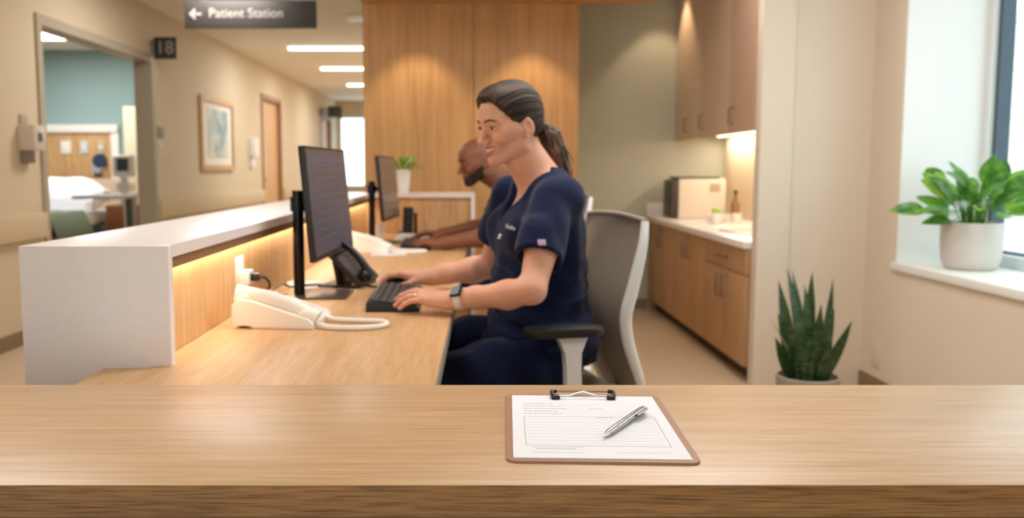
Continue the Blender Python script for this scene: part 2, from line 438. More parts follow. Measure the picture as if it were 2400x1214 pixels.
for (x, y, pw, lab) in ((-1.9, 3.0, 19, 'added unseen square lamp over the corridor beside the white ledge'), (-1.9, 6.9, 25, 'added unseen square lamp over the corridor behind the hanging sign'),
        (.35, 2.5, 15, 'added unseen square lamp above the smiling woman'), (1.0, 5.2, 27, 'added unseen square lamp above the floor before the pantry cabinets'), (1.15, 3.3, 15, 'added unseen square lamp between the task chair and the window'),
        (-1.0, -.4, 5, 'added unseen square lamp over the visitors side, left one'), (1.1, -.4, 5, 'added unseen square lamp over the visitors side, right one')):
    panel_light(x, y, .6, .6, pw, lab, m_diff, WARM, NEAR)
def downlight(x, y, z, power, angle, label, rot=(0, 0, 0), blend=.5, grp=None):
    t = thing('downlight', label, 'downlight', (x, y, z), grp)
    MB().lathe([(.055, 0), (.055, -.006), (.043, -.008), (.040, 0)], (x, y, z)).build('trim_ring', m_rim, t)
    MB().cyl((x, y, z-.002), (x, y, z-.0005), .04).build('lens', m_diff, t)
    l = spot_light('lamp_light', (x, y, z-.02), power, angle, blend, (1, .74, .46), rot); l.parent = t; l.matrix_parent_inverse = Matrix.Translation(t.location).inverted()
    return t
WW = 'downlights washing the oak wall'
downlight(-.36, 5.98, 2.305, 21, 82, 'left small downlight in the oak soffit washing the oak wall', (math.radians(6), 0, 0), .5, WW)
downlight(.42, 5.98, 2.305, 21, 82, 'right small downlight in the oak soffit washing the oak wall', (math.radians(6), 0, 0), .5, WW)
downlight(1.55, 7.22, H, 18, 80, 'small downlight in the pantry corner between the grey wall and wall cabinets', (0, 0, 0), .4)
# ================================================================ counters and cabinets
# reception counter in the foreground
t = thing('reception_counter', 'wide oak reception counter in the foreground, under the clipboard', 'counter', (0, 1.2, 0))
m_edge = wood('counter_oak_shaded', rgb(170, 130, 84), rgb(112, 78, 44), 'x', .55, 1.7, contrast=.9, grain_mm=1.1)  # counter oak darkened: shade on the front edge put into the colour
MB().box(-2.2, .967, .7925, 1.75, 1.43, .83, bevel=.0012).build('counter_top', m_counter, t)
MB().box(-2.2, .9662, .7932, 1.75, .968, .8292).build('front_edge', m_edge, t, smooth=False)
MB().box(-2.12, 1.06, 0, 1.68, 1.10, .7925).build('front_panel', wood('counter_front_oak', rgb(150, 112, 74), rgb(112, 78, 48), 'x', .6), t, smooth=False)
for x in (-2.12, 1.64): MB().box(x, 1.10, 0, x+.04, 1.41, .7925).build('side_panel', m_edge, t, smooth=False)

# desk with two work places behind it
t = thing('office_desk', 'long light oak desk with two work places along the white ledge', 'desk', (-.35, 3.4, 0))
MB().prism([(-.735, 1.43), (-.067, 1.43), (.002, 5.58), (-.645, 5.58), (-.645, 1.775), (-.735, 1.775)], .752, .78, bevel=.001).build('desk_top', m_desk, t, smooth=False)
MB().prism([(-.067, 1.43), (-.0625, 1.43), (.0065, 5.58), (.002, 5.58)], .752, .7795).build('edge_band', mat('grey_edge_band', rgb(128, 120, 112), .5), t, smooth=False)
for y in (1.9, 3.75, 5.3):
    MB().box(-.60, y, 0, -.12, y+.035, .752).build('support_panel', m_desk, t, smooth=False)
    
# white ledge with waterfall end, oak panel and light strip
t = thing('reception_ledge', 'raised white stone ledge with square waterfall end beside the oak desk', 'ledge', (-.75, 1.8, 0))
mb = MB().box(-.905, 1.792, 0, -.605, 1.818, 1.025, bevel=.0015); mb.build('end_panel', m_quartz, t)
mb = MB().prism([(-.905, 1.818), (-.605, 1.818), (-.605, 5.60), (.035, 5.60), (.035, 5.93), (-.905, 5.93)], 1.0, 1.025, bevel=.0015); mb.build('ledge_top', m_quartz, t)
mb = MB().box(.010, 5.60, 0, .035, 5.93, .9995, bevel=.0015); mb.build('end_panel', m_quartz, t)
mb = MB(); mb.box(-.67, 1.818, 0, -.648, 5.63, .9995); mb.box(-.648, 5.63, 0, .010, 5.65, .9995)
mb.build('back_panel', m_panel, t, smooth=False)
mb = MB(); mb.box(-.905, 1.818, 0, -.885, 5.93, .9995); mb.box(-.885, 5.91, 0, .010, 5.93, .9995)
mb.build('outer_panel', m_quartz, t, smooth=False)
MB().box(-.620, 1.818, .976, -.612, 5.62, .9998).build('apron', wood('apron_oak', rgb(150, 112, 76), rgb(110, 76, 46), 'y', .6), t, smooth=False)
mb = MB().box(-.634, 1.83, .990, -.622, 5.62, .9995)
m_led = mat('led_strip', rgb(255, 214, 160), .5, emit=(1, .80, .55, 1), estr=5)
mb.build('light_strip', m_led, t, smooth=False)
l = area_light('strip_light', (-.628, 3.72, .986), 3.75, .010, 5.0, (1, .84, .64), rot=(0, 0, 0)); l.rotation_euler = (0, 0, PI/2)
l.parent = t; l.matrix_parent_inverse = Matrix.Translation(t.location).inverted()

# wall guards along the corridor
GRP = 'beige wall guards of the corridor'
m_guard = mat('guard_vinyl', rgb(206, 184, 148), .5)
for (a, b, lab) in ((-3.0, 6.29, 'beige wall guard rail left of the patient room doorway'), (8.66, 13.02, 'beige wall guard rail under the framed picture'), (14.42, 18.22, 'beige wall guard rail beyond the near oak door')):
    o = MB().box(XL, a, .70, XL+.045, b, .875, bevel=.012).build('wall_guard', m_guard)
    tag(o, lab, 'wall guard', GRP)

# pantry: base cabinets, worktop, wall cabinets
CX = 1.505
def handle(p, x, y, z, h=.14, ax='z'):
    mb = MB()
    if ax == 'z':
        mb.tube([(x, y, z-h/2), (x-.03, y, z-h/2), (x-.03, y, z+h/2), (x, y, z+h/2)], .006, 8)
    else:
        mb.tube([(x, y-h/2, z), (x-.03, y-h/2, z), (x-.03, y+h/2, z), (x, y+h/2, z)], .006, 8)
    o = mb.build('handle', mat('dull_handle', rgb(128, 108, 88), .4, metal=.5)); o.parent = p; o.matrix_parent_inverse = p.matrix_world.inverted()
bays = [(4.845, 5.70), (5.70, 6.58), (6.58, 7.49)]
labs = ['oak base cabinet nearest the beige pier, with a drawer above its doors', 'middle oak base cabinet under the white pantry worktop', 'oak base cabinet farthest away, in the corner by the grey wall']
for i, (a, b) in enumerate(bays):
    t = thing('base_cabinet', labs[i], 'cabinet', (1.8, (a+b)/2, 0), 'oak base cabinets of the pantry')
    MB().box(CX+.02, a+.002, .09, XR-.005, b-.002, .743).build('body', m_cab, t, smooth=False)
    MB().box(CX+.07, a+.002, 0, XR-.005, b-.002, .09).build('toe_kick', mat('dark_toe_kick', rgb(62, 46, 34), .6), t, smooth=False)
    mid = (a+b)/2
    if i == 0:
        d = MB().box(CX, a+.004, .60, CX+.02, b-.004, .738, bevel=.002).build('drawer', m_cab, t); handle(d, CX, mid, .67, .16, 'y')
        top = .594
    else: top = .738
    for c, e, hy in ((a+.004, mid-.002, mid-.05), (mid+.002, b-.004, mid+.05)):
        d = MB().box(CX, c, .095, CX+.02, e, top, bevel=.002).build('door', m_cab, t); handle(d, CX, hy, top-.10, .13)
t = thing('pantry_worktop', 'white stone worktop with short splashback on the oak base cabinets', 'worktop', (1.8, 6.1, .745))
MB().box(CX-.02, 4.843, .745, XR-.004, 7.515, .785, bevel=.004).build('worktop', m_quartz, t)
MB().box(CX-.02, 7.497, .785, XR-.004, 7.517, .895, bevel=.002).build('splashback', m_quartz, t)
m_splash = mat('cream_backsplash', rgb(236, 218, 190), .35)
MB().box(XR-.012, 4.85, .786, XR-.001, 7.49, 1.444).build('wall_splashback', m_splash, t, smooth=False)
UX = 1.71
ub = [(4.86, 5.99), (5.99, 6.74), (6.74, 7.51)]
labs = ['brown wall cabinet nearest the beige pier above the worktop', 'middle brown wall cabinet above the pantry worktop', 'brown wall cabinet farthest away, against the grey wall']
for i, (a, b) in enumerate(ub):
    t = thing('wall_cabinet', labs[i], 'cabinet', (1.9, (a+b)/2, 1.41), 'brown wall cabinets of the pantry')
    MB().box(UX+.02, a+.001, 1.445, XR-.002, b-.001, 2.55).build('body', m_upper, t, smooth=False)
    d = MB().box(UX, a+.003, 1.405, UX+.02, b-.003, 2.55, bevel=.002).build('door', m_upper, t)
    handle(d, UX, b-.12 if i < 2 else a+.35, 1.52, .10)
t = thing('under_cabinet_light', 'glowing light strip under the brown wall cabinets', 'light strip', (2.045, 6.2, 1.41))
MB().box(2.03, 4.95, 1.434, 2.06, 7.40, 1.4445).build('diffuser', m_led, t, smooth=False)
l = area_light('strip_light', (2.045, 6.2, 1.430), 2.3, .03, 13, (1, .84, .64), rot=(0, 0, PI/2)); l.parent = t; l.matrix_parent_inverse = Matrix.Translation(t.location).inverted()
# ================================================================ things on the reception counter
CZ = .83
t = thing('clipboard', 'brown hardboard clipboard lying on the oak reception counter', 'clipboard', (.165, 1.2, CZ))
CM = T(.1664, 1.195, CZ) @ Rz(math.radians(-2.3))
def rrect(w, h, r, n=6, cx=0, cy=0):
    P = []
    for (sx, sy, a0) in ((1, 1, 0), (-1, 1, PI/2), (-1, -1, PI), (1, -1, 1.5*PI)):
        for k in range(n+1):
            a = a0 + k*PI/2/n
            P.append((cx+sx*(w/2-r)+r*math.cos(a), cy+sy*(h/2-r)+r*math.sin(a)))
    return P
MB().prism(rrect(.232, .318, .013), 0, .0032, M=CM, bevel=.0006).build('board', mat('hardboard', rgb(164, 126, 100), .5, mottle=.12, mscale=900), t)
mb = MB()      # wire clip with two black ends
cy = .133
mb.tube([CM @ Vector(p) for p in ((-.042, cy-.004, .009), (-.020, cy-.004, .009), (-.008, cy+.001, .012), (0, cy+.003, .013), (.008, cy+.001, .012), (.020, cy-.004, .009), (.042, cy-.004, .009))], .0011, 8)
mb.tube([CM @ Vector(p) for p in ((-.045, cy-.002, .008), (-.046, cy+.010, .010), (-.040, cy+.0155, .011), (.040, cy+.0155, .011), (.046, cy+.010, .010), (.045, cy-.002, .008))], .0014, 8)
mb.build('clip_wire', m_chrome, t)
mb = MB(); mb.box(-.044, cy+.008, .0032, .044, cy+.0185, .0048, bevel=.0006, M=CM); mb.build('clip_plate', m_steel, t)
for s_ in (-1, 1):
    mb = MB().box(s_*.0415-.0065, cy-.010, .004, s_*.0415+.0065, cy+.001, .0105, bevel=.0022, M=CM)
    mb.tube([CM @ Vector(p) for p in ((s_*.0455, cy-.006, .0085), (s_*.0468, cy+.004, .011), (s_*.046, cy+.012, .0115), (s_*.040, cy+.0155, .0112))], .0032, 8)
    mb.build('clip_end', m_black, t)
t = thing('paper_form', 'white printed form held on the clipboard, under the pen', 'paper', (.165, 1.2, CZ))
PM = CM @ T(-.0005, -.0015, .0032) @ Matrix.Diagonal((.985, 1.062, 1, 1))
mb = MB()
for k, (dx, dy, r) in enumerate(((0, 0, 0), (.0006, -.0004, .003), (-.0005, .0005, -.002))):
    mb.box(-.108, -.1397, k*.0004, .108, .1397, k*.0004+.0003, M=PM @ T(dx, dy, 0) @ Rz(r))
mb.build('sheets', m_paper, t, smooth=False)
z0, z1 = .00115, .00122
mb = MB()
def ln(x0, y0, x1, y1, w=.0006, B=mb): B.box(min(x0, x1)-w/2, min(y0, y1)-w/2, z0, max(x0, x1)+w/2, max(y0, y1)+w/2, z1, M=PM)
bx0, bx1, by0, by1 = -.092, .092, -.095, .030
ln(bx0, by1, bx1, by1, .0009); ln(bx0, by0, bx1, by0, .0009); ln(bx0, by0, bx0, by1, .0009); ln(bx1, by0, bx1, by1, .0009)
ln(-.085, by0-.006, -.02, by0-.006); ln(-.085, by0-.026, -.02, by0-.026); ln(.02, by0-.024, .085, by0-.024)
mb.mi = 1
for k in range(9): ln(-.088, by1-.013*(k+1), .088, by1-.013*(k+1), .0004, mb)
for k in range(5): ln(-.04, .094-.0125*k, .085 if k != 2 else .03, .094-.0125*k, .0004, mb)
mb.mi = 0
rnd = random.Random(3)   # blurred, unreadable captions of the form: broken word marks
for k in range(5):
    x = -.092
    while x < -.048 + .008*(k % 3):
        w = rnd.uniform(.0025, .0075); mb.box(x, .0935-.0125*k, z0, x+w, .0955-.0125*k, z1, M=PM); x += w+.0013
for (xa, xb, yy) in ((.005, .022, .069), (.010, .030, .0262), (-.08, -.03, by0-.0125)):
    x = xa
    while x < xb:
        w = rnd.uniform(.0025, .006); mb.box(x, yy, z0, x+w, yy+.0018, z1, M=PM); x += w+.0013
mb.build('printing', [m_line, m_linel], t, smooth=False)
# pen
PZ = CZ+.0032+.0012+.0052
a = Vector((.1705, 1.1175, PZ-.0008)); b = Vector((.2495, 1.2495, PZ+.0008)); d = (b-a).normalized()
t = thing('ballpoint_pen', 'silver ballpoint pen lying across the white form', 'pen', a)
PMt = T(a) @ d.to_track_quat('Z', 'X').to_matrix().to_4x4(); PL = (b-a).length
m_pen = mat('silver_pen_metal', rgb(168, 164, 160), .24, metal=1)
MB().lathe([(0, .014), (.0036, .014), (.0046, .022), (.0050, .05), (.0051, .082), (.0048, .0822), (.0048, .0830), (.0052, .0832), (.0052, .118), (.0050, .140), (.0046, PL-.006), (.0030, PL-.005), (.0030, PL), (0, PL)], M=PMt).build('barrel', m_pen, t)
MB().lathe([(0, 0), (.0006, 0), (.0009, .003), (.0011, .003), (.0036, .0142), (0, .0142)], M=PMt).build('tip', m_chrome, t)
side = PMt.to_3x3().inverted() @ Vector((.75, -.55, .35)).normalized(); side.z = 0; side.normalize()
P = lambda r, z: PMt @ Vector((side.x*r, side.y*r, z))
mb = MB().tube([P(.005, PL-.012), P(.0092, PL-.013), P(.0092, PL-.02), P(.0088, PL-.05)], [.0018, .0018, .0018, .0014], 8)
mb.build('clip', m_pen, t)
MB().tube([P(.005, PL-.014), P(.0072, PL-.016), P(.0070, PL-.046), P(.0050, PL-.048)], .0013, 8).build('clip_base', m_black, t)

# ================================================================ monitors, phones, keyboards on the desk
DZ = .78
def monitor(loc, label, screen_col):
    t = thing('computer_monitor', label, 'monitor', loc, 'black computer monitors on the desk')
    O = Matrix.Translation(loc)
    MB().cyl(O @ Vector((0, 0, .004)), O @ Vector((0, 0, .332)), .0175, n=24).build('pole', m_blacks, t)
    MB().prism(rrect(.165, .205, .012, cx=.075, cy=.02), 0, .0055, M=O, bevel=.001).build('base_plate', mat('graphite_base', rgb(92, 84, 78), .35, metal=.6), t)
    # screen turned towards the seated user
    yaw = math.radians(3.5); S = O @ T(.078, .11, .295) @ Rz(-yaw) @ Ry(math.radians(-5))
    w, h = .29, .172
    MB().box(-.010, -w, -h, .010, w, h, bevel=.004, M=S).box(-.030, -.12, -.09, -.008, .12, .08, bevel=.008, M=S).build('housing', m_black, t)
    sc = MB().box(.0098, -w+.009, -h+.016, .0106, w-.009, h-.009, M=S).build('screen', mat('lcd_'+screen_col[0], screen_col[1], .25, emit=screen_col[1], estr=.35), t, smooth=False)
    mb = MB().box(.0106, -w+.02, h-.045, .0110, w-.02, h-.037, M=S)
    o = mb.build('header_bar', mat('lcd_header', rgb(70, 74, 110), .3, emit=rgb(70, 74, 110), estr=.3), None, smooth=False)
    put_under(o, sc)
    mb = MB()
    for k in range(9): mb.box(.0106, -w+.05+.05*(k % 2), h-.075-.026*k, .0109, w-.12-.03*(k % 3), h-.070-.026*k, M=S)
    o = mb.build('text_rows', mat('lcd_text', rgb(74, 76, 86), .3, emit=rgb(74, 76, 86), estr=.3), None, smooth=False); put_under(o, sc)
    MB().tube([O @ Vector((0, 0, .29)), O @ Vector((.03, .04, .29)), S @ Vector((-.025, 0, 0))], .011, 10).cyl(O @ Vector((0, 0, .268)), O @ Vector((0, 0, .312)), .024).build('arm', m_blacks, t)
    return t
mon = monitor((-.535, 2.80, DZ), 'black computer monitor in front of the smiling woman, nearest the camera', ('a', rgb(66, 68, 78)))
monitor((-.525, 4.83, DZ), 'smaller looking black computer monitor in front of the bald man', ('b', rgb(96, 82, 74)))

def put_under_local(o, t):
    o.parent = t
def phone(loc, rz, label, m, m2, grp, prop=0):
    """desk phone: wedge body, handset lying in its cradle, key field, display"""
    t = thing('desk_phone', label, 'phone', loc, grp, rz)
    t.rotation_euler = (0, prop, rz)
    def add(mb, nm, mm, p=None, **k):
        o = mb.build(nm, mm, None, **k); o.parent = p or t; return o
    # side profile in x-z (front low at +x), width along y
    prof = [(-.105, .0), (-.112, .02), (-.110, .060), (-.095, .074), (-.06, .070), (.085, .026), (.098, .014), (.098, 0.0), (-.06, 0.0), (-.07, .012), (-.09, .012), (-.094, 0)]
    add(MB().prism(prof, -.095, .095, M=Matrix(((1, 0, 0, 0), (0, 0, 1, 0), (0, 1, 0, 0), (0, 0, 0, 1))), bevel=.005), 'body', m)
    sl = math.atan2(.044, .145)
    F = T(-.06, 0, .070) @ Ry(sl)
    f = MB()
    for i in range(4):
        for j in range(3): f.box(.055+.021*i-.007, -.005+.024*j-.008, 0, .055+.021*i+.007, -.005+.024*j+.008, .0035, bevel=.0012, M=F)
    add(f, 'keypad', m2)
    add(MB().box(-.012, -.020, 0, .034, .080, .003, bevel=.001, M=F), 'display', mat('phone_display', rgb(120, 126, 122), .2))
    # handset along x on the near side (y < 0)
    pts = []; rad = []
    for k in range(15):
        u = k/14; x = -.105+.205*u; z = .066 + .016*math.sin(PI*u) - (x+.05)*.30
        pts.append((x, -.060, z)); rad.append(.0185 + .006*abs(2*u-1)**3)
    h = MB().tube(pts, rad, 14)
    h.ball((-.086, -.060, .070), .030, .029, .024); h.ball((.074, -.060, .030), .030, .029, .024)
    hs = add(h, 'handset', m)
    return t
def coil_cord(pts, name, label, m, r=.0035):
    P_ = []
    pts = [Vector(p) for p in pts]
    for i in range(len(pts)-1):
        p0 = pts[max(i-1, 0)]; p1 = pts[i]; p2 = pts[i+1]; p3 = pts[min(i+2, len(pts)-1)]
        for k in range(8):
            u = k/8
            P_.append(.5*((2*p1)+(-p0+p2)*u+(2*p0-5*p1+4*p2-p3)*u*u+(-p0+3*p1-3*p2+p3)*u**3))
    P_.append(pts[-1])
    return MB().tube(P_, r, 8)
PG = 'white desk phones beside the monitors'
m_whitep = mat('warm_white_plastic', rgb(244, 240, 234), .35)
m_key = mat('light_grey_keys', rgb(206, 204, 200), .5)
p1 = phone((-.478, 2.31, DZ), math.radians(-6), 'white desk phone in front of the near monitor pole, handset resting on it', m_whitep, m_key, PG)
# coiled cord that hangs together with its phone
def cord_for(p, off, label='white coiled phone cord'):
    o = coil_cord([Vector(q)+Vector(off) for q in ((-.385, 2.30, .792), (-.34, 2.255, .788), (-.26, 2.25, .787), (-.205, 2.29, .787), (-.215, 2.345, .787), (-.28, 2.36, .787), (-.345, 2.37, .789), (-.372, 2.40, .795))], 'cord', '', m_whitep, .0065).build('cord', m_whitep)
    bpy.context.view_layer.update(); o.parent = p; o.matrix_parent_inverse = p.matrix_world.inverted()
cord_for(p1, (-.008, -.055, 0))
p2 = phone((-.475, 4.33, DZ), math.radians(-6), 'white desk phone beside the farther monitor, blurred', m_whitep, m_key, PG)
cord_for(p2, (-.005, 1.965, 0))
m_bkey = mat('dark_keys', rgb(58, 56, 56), .5)
# black phone propped up steeply behind the near monitor
t = thing('desk_phone', 'black desk phone tilted up on its stand, under the near monitor', 'phone', (-.40, 3.07, DZ))
B = T(-.405, 3.07, DZ) @ Rz(math.radians(-14))
MB().box(-.085, -.095, 0, .055, .095, .010, bevel=.003, M=B).box(-.03, -.06, .005, -.015, .06, .095, bevel=.003, M=B @ Ry(math.radians(-12))).build('stand', m_black, t)
Q = B @ T(.052, 0, .008) @ Ry(math.radians(44)) @ T(-.085, 0, .0)
mb = MB().box(-.105, -.095, 0, .085, .095, .022, bevel=.006, M=Q); mb.build('body', mat('black_phone_body', rgb(50, 47, 46), .45), t)
hp = MB().tube([Q @ Vector((-.095+.19*k/10, -.062, .050+.018*math.sin(PI*k/10))) for k in range(11)], [.016-.004*math.sin(PI*k/10) for k in range(11)], 12)
hp.ball((-.085, -.062, .040), .026, .026, .020, M=Q); hp.ball((.085-.01, -.062, .040), .026, .026, .020, M=Q); hp.build('handset', m_black, t)
mb = MB()
for i in range(5):
    for j in range(4): mb.box(-.03+.022*i-.008, -.02+.026*j-.009, .022, -.03+.022*i+.008, -.02+.026*j+.009, .025, bevel=.001, M=Q)
mb.build('keypad', m_bkey, t)
MB().box(-.095, -.025, .022, -.05, .085, .0245, bevel=.001, M=Q).build('display', mat('dark_display', rgb(60, 66, 70), .2), t)
# black cordless set behind the farther monitor
t = thing('cordless_phone', 'black upright phone handset standing by the farther monitor', 'phone', (-.36, 5.28, DZ))
MB().box(-.415, 5.23, DZ, -.305, 5.34, DZ+.03, bevel=.008).build('cradle', m_black, t)
MB().box(-.03, -.018, 0, .03, .018, .155, bevel=.010, M=T(-.365, 5.28, DZ+.02) @ Ry(.05)).build('handset', mat('navy_black_plastic', rgb(26, 28, 38), .4), t)
MB().cyl((-.317, 5.29, DZ+.02), (-.317, 5.29, DZ+.14), .010).build('antenna', m_black, t)
# keyboards and mice
def keyboard(loc, rz, label, L=.44, W=.150):
    t = thing('keyboard', label, 'keyboard', loc, 'black keyboards on the desk', rz)
    pf = [(-W/2, 0), (-W/2, .026), (-W/2+.01, .029), (W/2-.01, .015), (W/2, .010), (W/2, 0)]
    o = MB().prism(pf, -L/2, L/2, M=Matrix(((1, 0, 0, 0), (0, 0, 1, 0), (0, 1, 0, 0), (0, 0, 0, 1))), bevel=.003).build('case', m_black); o.parent = t
    K = T(-W/2+.008, 0, .0285) @ Ry(math.atan2(.014, W-.02))
    mb = MB()
    for r in range(6):
        n = 18 if r < 5 else 9
        for k in range(n):
            if r == 5 and k in (3, 4): continue
            y = -L/2+.012+(L-.024)*(k+.5)/n; hw = (L-.024)/n/2-.0014
            mb.box(.006+r*.0215, y-hw, 0, .006+r*.0215+.0185, y+hw, .006, bevel=.0012, M=K, seg=1)
        if r == 5:
            y0 = -L/2+.012+(L-.024)*3/9; y1 = -L/2+.012+(L-.024)*5/9
            mb.box(.006+r*.0215, y0, 0, .006+r*.0215+.0185, y1, .006, bevel=.0012, M=K, seg=1)
    o = mb.build('keys', m_bkey); o.parent = t
    return t
keyboard((-.218, 2.70, DZ), math.radians(1), "black keyboard under the smiling woman's hands")
keyboard((-.270, 4.585, DZ), math.radians(2), "black keyboard beside the bald man's hand", .42)
def mouse(loc, rz, label):
    t = thing('computer_mouse', label, 'mouse', loc, None, rz)
    o = MB().ball((0, 0, .006), .056, .031, .030).build('shell', m_black); o.parent = t
    bmx = bmesh.new(); bmx.from_mesh(o.data)
    for v in bmx.verts:
        if v.co.z < 0: v.co.z = 0
    bmx.to_mesh(o.data); bmx.free()
    o = MB().cyl((-.032, -.003, .028), (-.032, .003, .028), .008, n=14).build('wheel', m_bkey); o.parent = t
    return t
mouse((-.245, 2.985, DZ), math.radians(5), "black computer mouse under the woman's far hand")
# papers
def paper_stack(x, y, w, h, rz, n, label, z=DZ, name='paper'):
    mb = MB(); r = random.Random(int(abs(x)*1000))
    for k in range(n): mb.box(-w/2, -h/2, k*.0006, w/2, h/2, k*.0006+.0005, M=T(x+r.uniform(-.003, .003), y+r.uniform(-.003, .003), z) @ Rz(rz+r.uniform(-.02, .02)))
    return tag(mb.build(name, m_paper, smooth=False), label, 'paper')
paper_stack(-.545, 3.07, .15, .21, .25, 3, 'white paper sheets on the desk behind the near monitor')
t = thing('document_tray', 'white low tray of papers behind the farther white phone', 'tray', (-.32, 5.07, DZ))
MB().box(-.42, 5.00, DZ, -.21, 5.16, DZ+.012, bevel=.004).build('tray', m_whitep, t)
for k in range(2): MB().box(-.41+.01*k, 5.01, DZ+.013+.008*k, -.23+.01*k, 5.15, DZ+.020+.008*k, bevel=.001).build('papers', m_paper, t, smooth=False)
tag(MB().box(-.145, 5.26, DZ, -.02, 5.42, DZ+.016, bevel=.004).build('notepad', m_paper, smooth=True), 'small white notepad near the far end of the desk', 'notepad')
paper_stack(-.38, 4.18, .16, .10, .1, 2, 'white slip of paper on the desk beside the farther phone cord', name='paper_slip')
tag(MB().lathe([(0, 0), (.030, 0), (.036, .085), (.033, .085), (.028, .004), (0, .004)], (-.52, 5.08, DZ)).build('paper_cup', m_whitep), 'white cup standing behind the farther monitor pole', 'cup')
# sockets in the oak back panel
def socket(y, label, plug):
    t = thing('wall_socket', label, 'socket', (-.648, y, .90), 'white sockets in the oak back panel')
    MB().box(-.648, y-.037, .855, -.641, y+.037, .935, bevel=.002).build('face_plate', m_white, t)
    mb = MB()
    for z in (.875, .915): mb.box(-.6415, y-.016, z-.013, -.6385, y+.016, z+.013, bevel=.001)
    mb.build('outlets', m_white, t)
    if plug: MB().box(-.6405, y-.030, .858, -.612, y+.030, .896, bevel=.004).build('adapter', m_white, t)
    return t
socket(2.50, 'white socket with a plugged in black cord, nearest along the oak panel', True)
socket(4.20, 'white socket on the oak panel between the two monitors', False)
o = MB()
o.box(-.6118, 2.488, .866, -.590, 2.512, .888, bevel=.004)
pp = [Vector(p) for p in ((-.592, 2.50, .877), (-.575, 2.505, .874), (-.568, 2.53, .85), (-.592, 2.57, .81), (-.615, 2.62, .786), (-.60, 2.72, .785), (-.575, 2.80, .785))]
cm = coil_cord(pp, '', '', m_black, .0035); 
o2 = cm.build('power_cord', m_black); tag(o2, 'thin black power cord hanging from the near white socket', 'cord')
pl = o.build('plug', m_black); bpy.context.view_layer.update(); pl.parent = o2; pl['label'] = 'black plug'
o = coil_cord([(-.640, 2.82, .784), (-.620, 2.94, .80), (-.60, 2.98, .786), (-.55, 3.03, .785), (-.50, 3.05, .785)], '', '', m_black, .0035).build('data_cord', m_black); tag(o, 'black cord looping on the desk behind the near monitor pole', 'cord')
o = coil_cord([(-.36, 3.05, .784), (-.32, 3.0, .7836), (-.30, 3.02, .7836), (-.295, 2.965, .7836), (-.29, 2.93, .7836)], '', '', m_black, .0032).build('usb_cable', m_black); tag(o, 'black cable between the tilted phone and the near keyboard', 'cable')
o = MB().ball((-.605, 2.34, DZ+.010), .010).build('cable_grommet', m_black); tag(o, 'small dark cable knob behind the near white phone', 'cable knob')

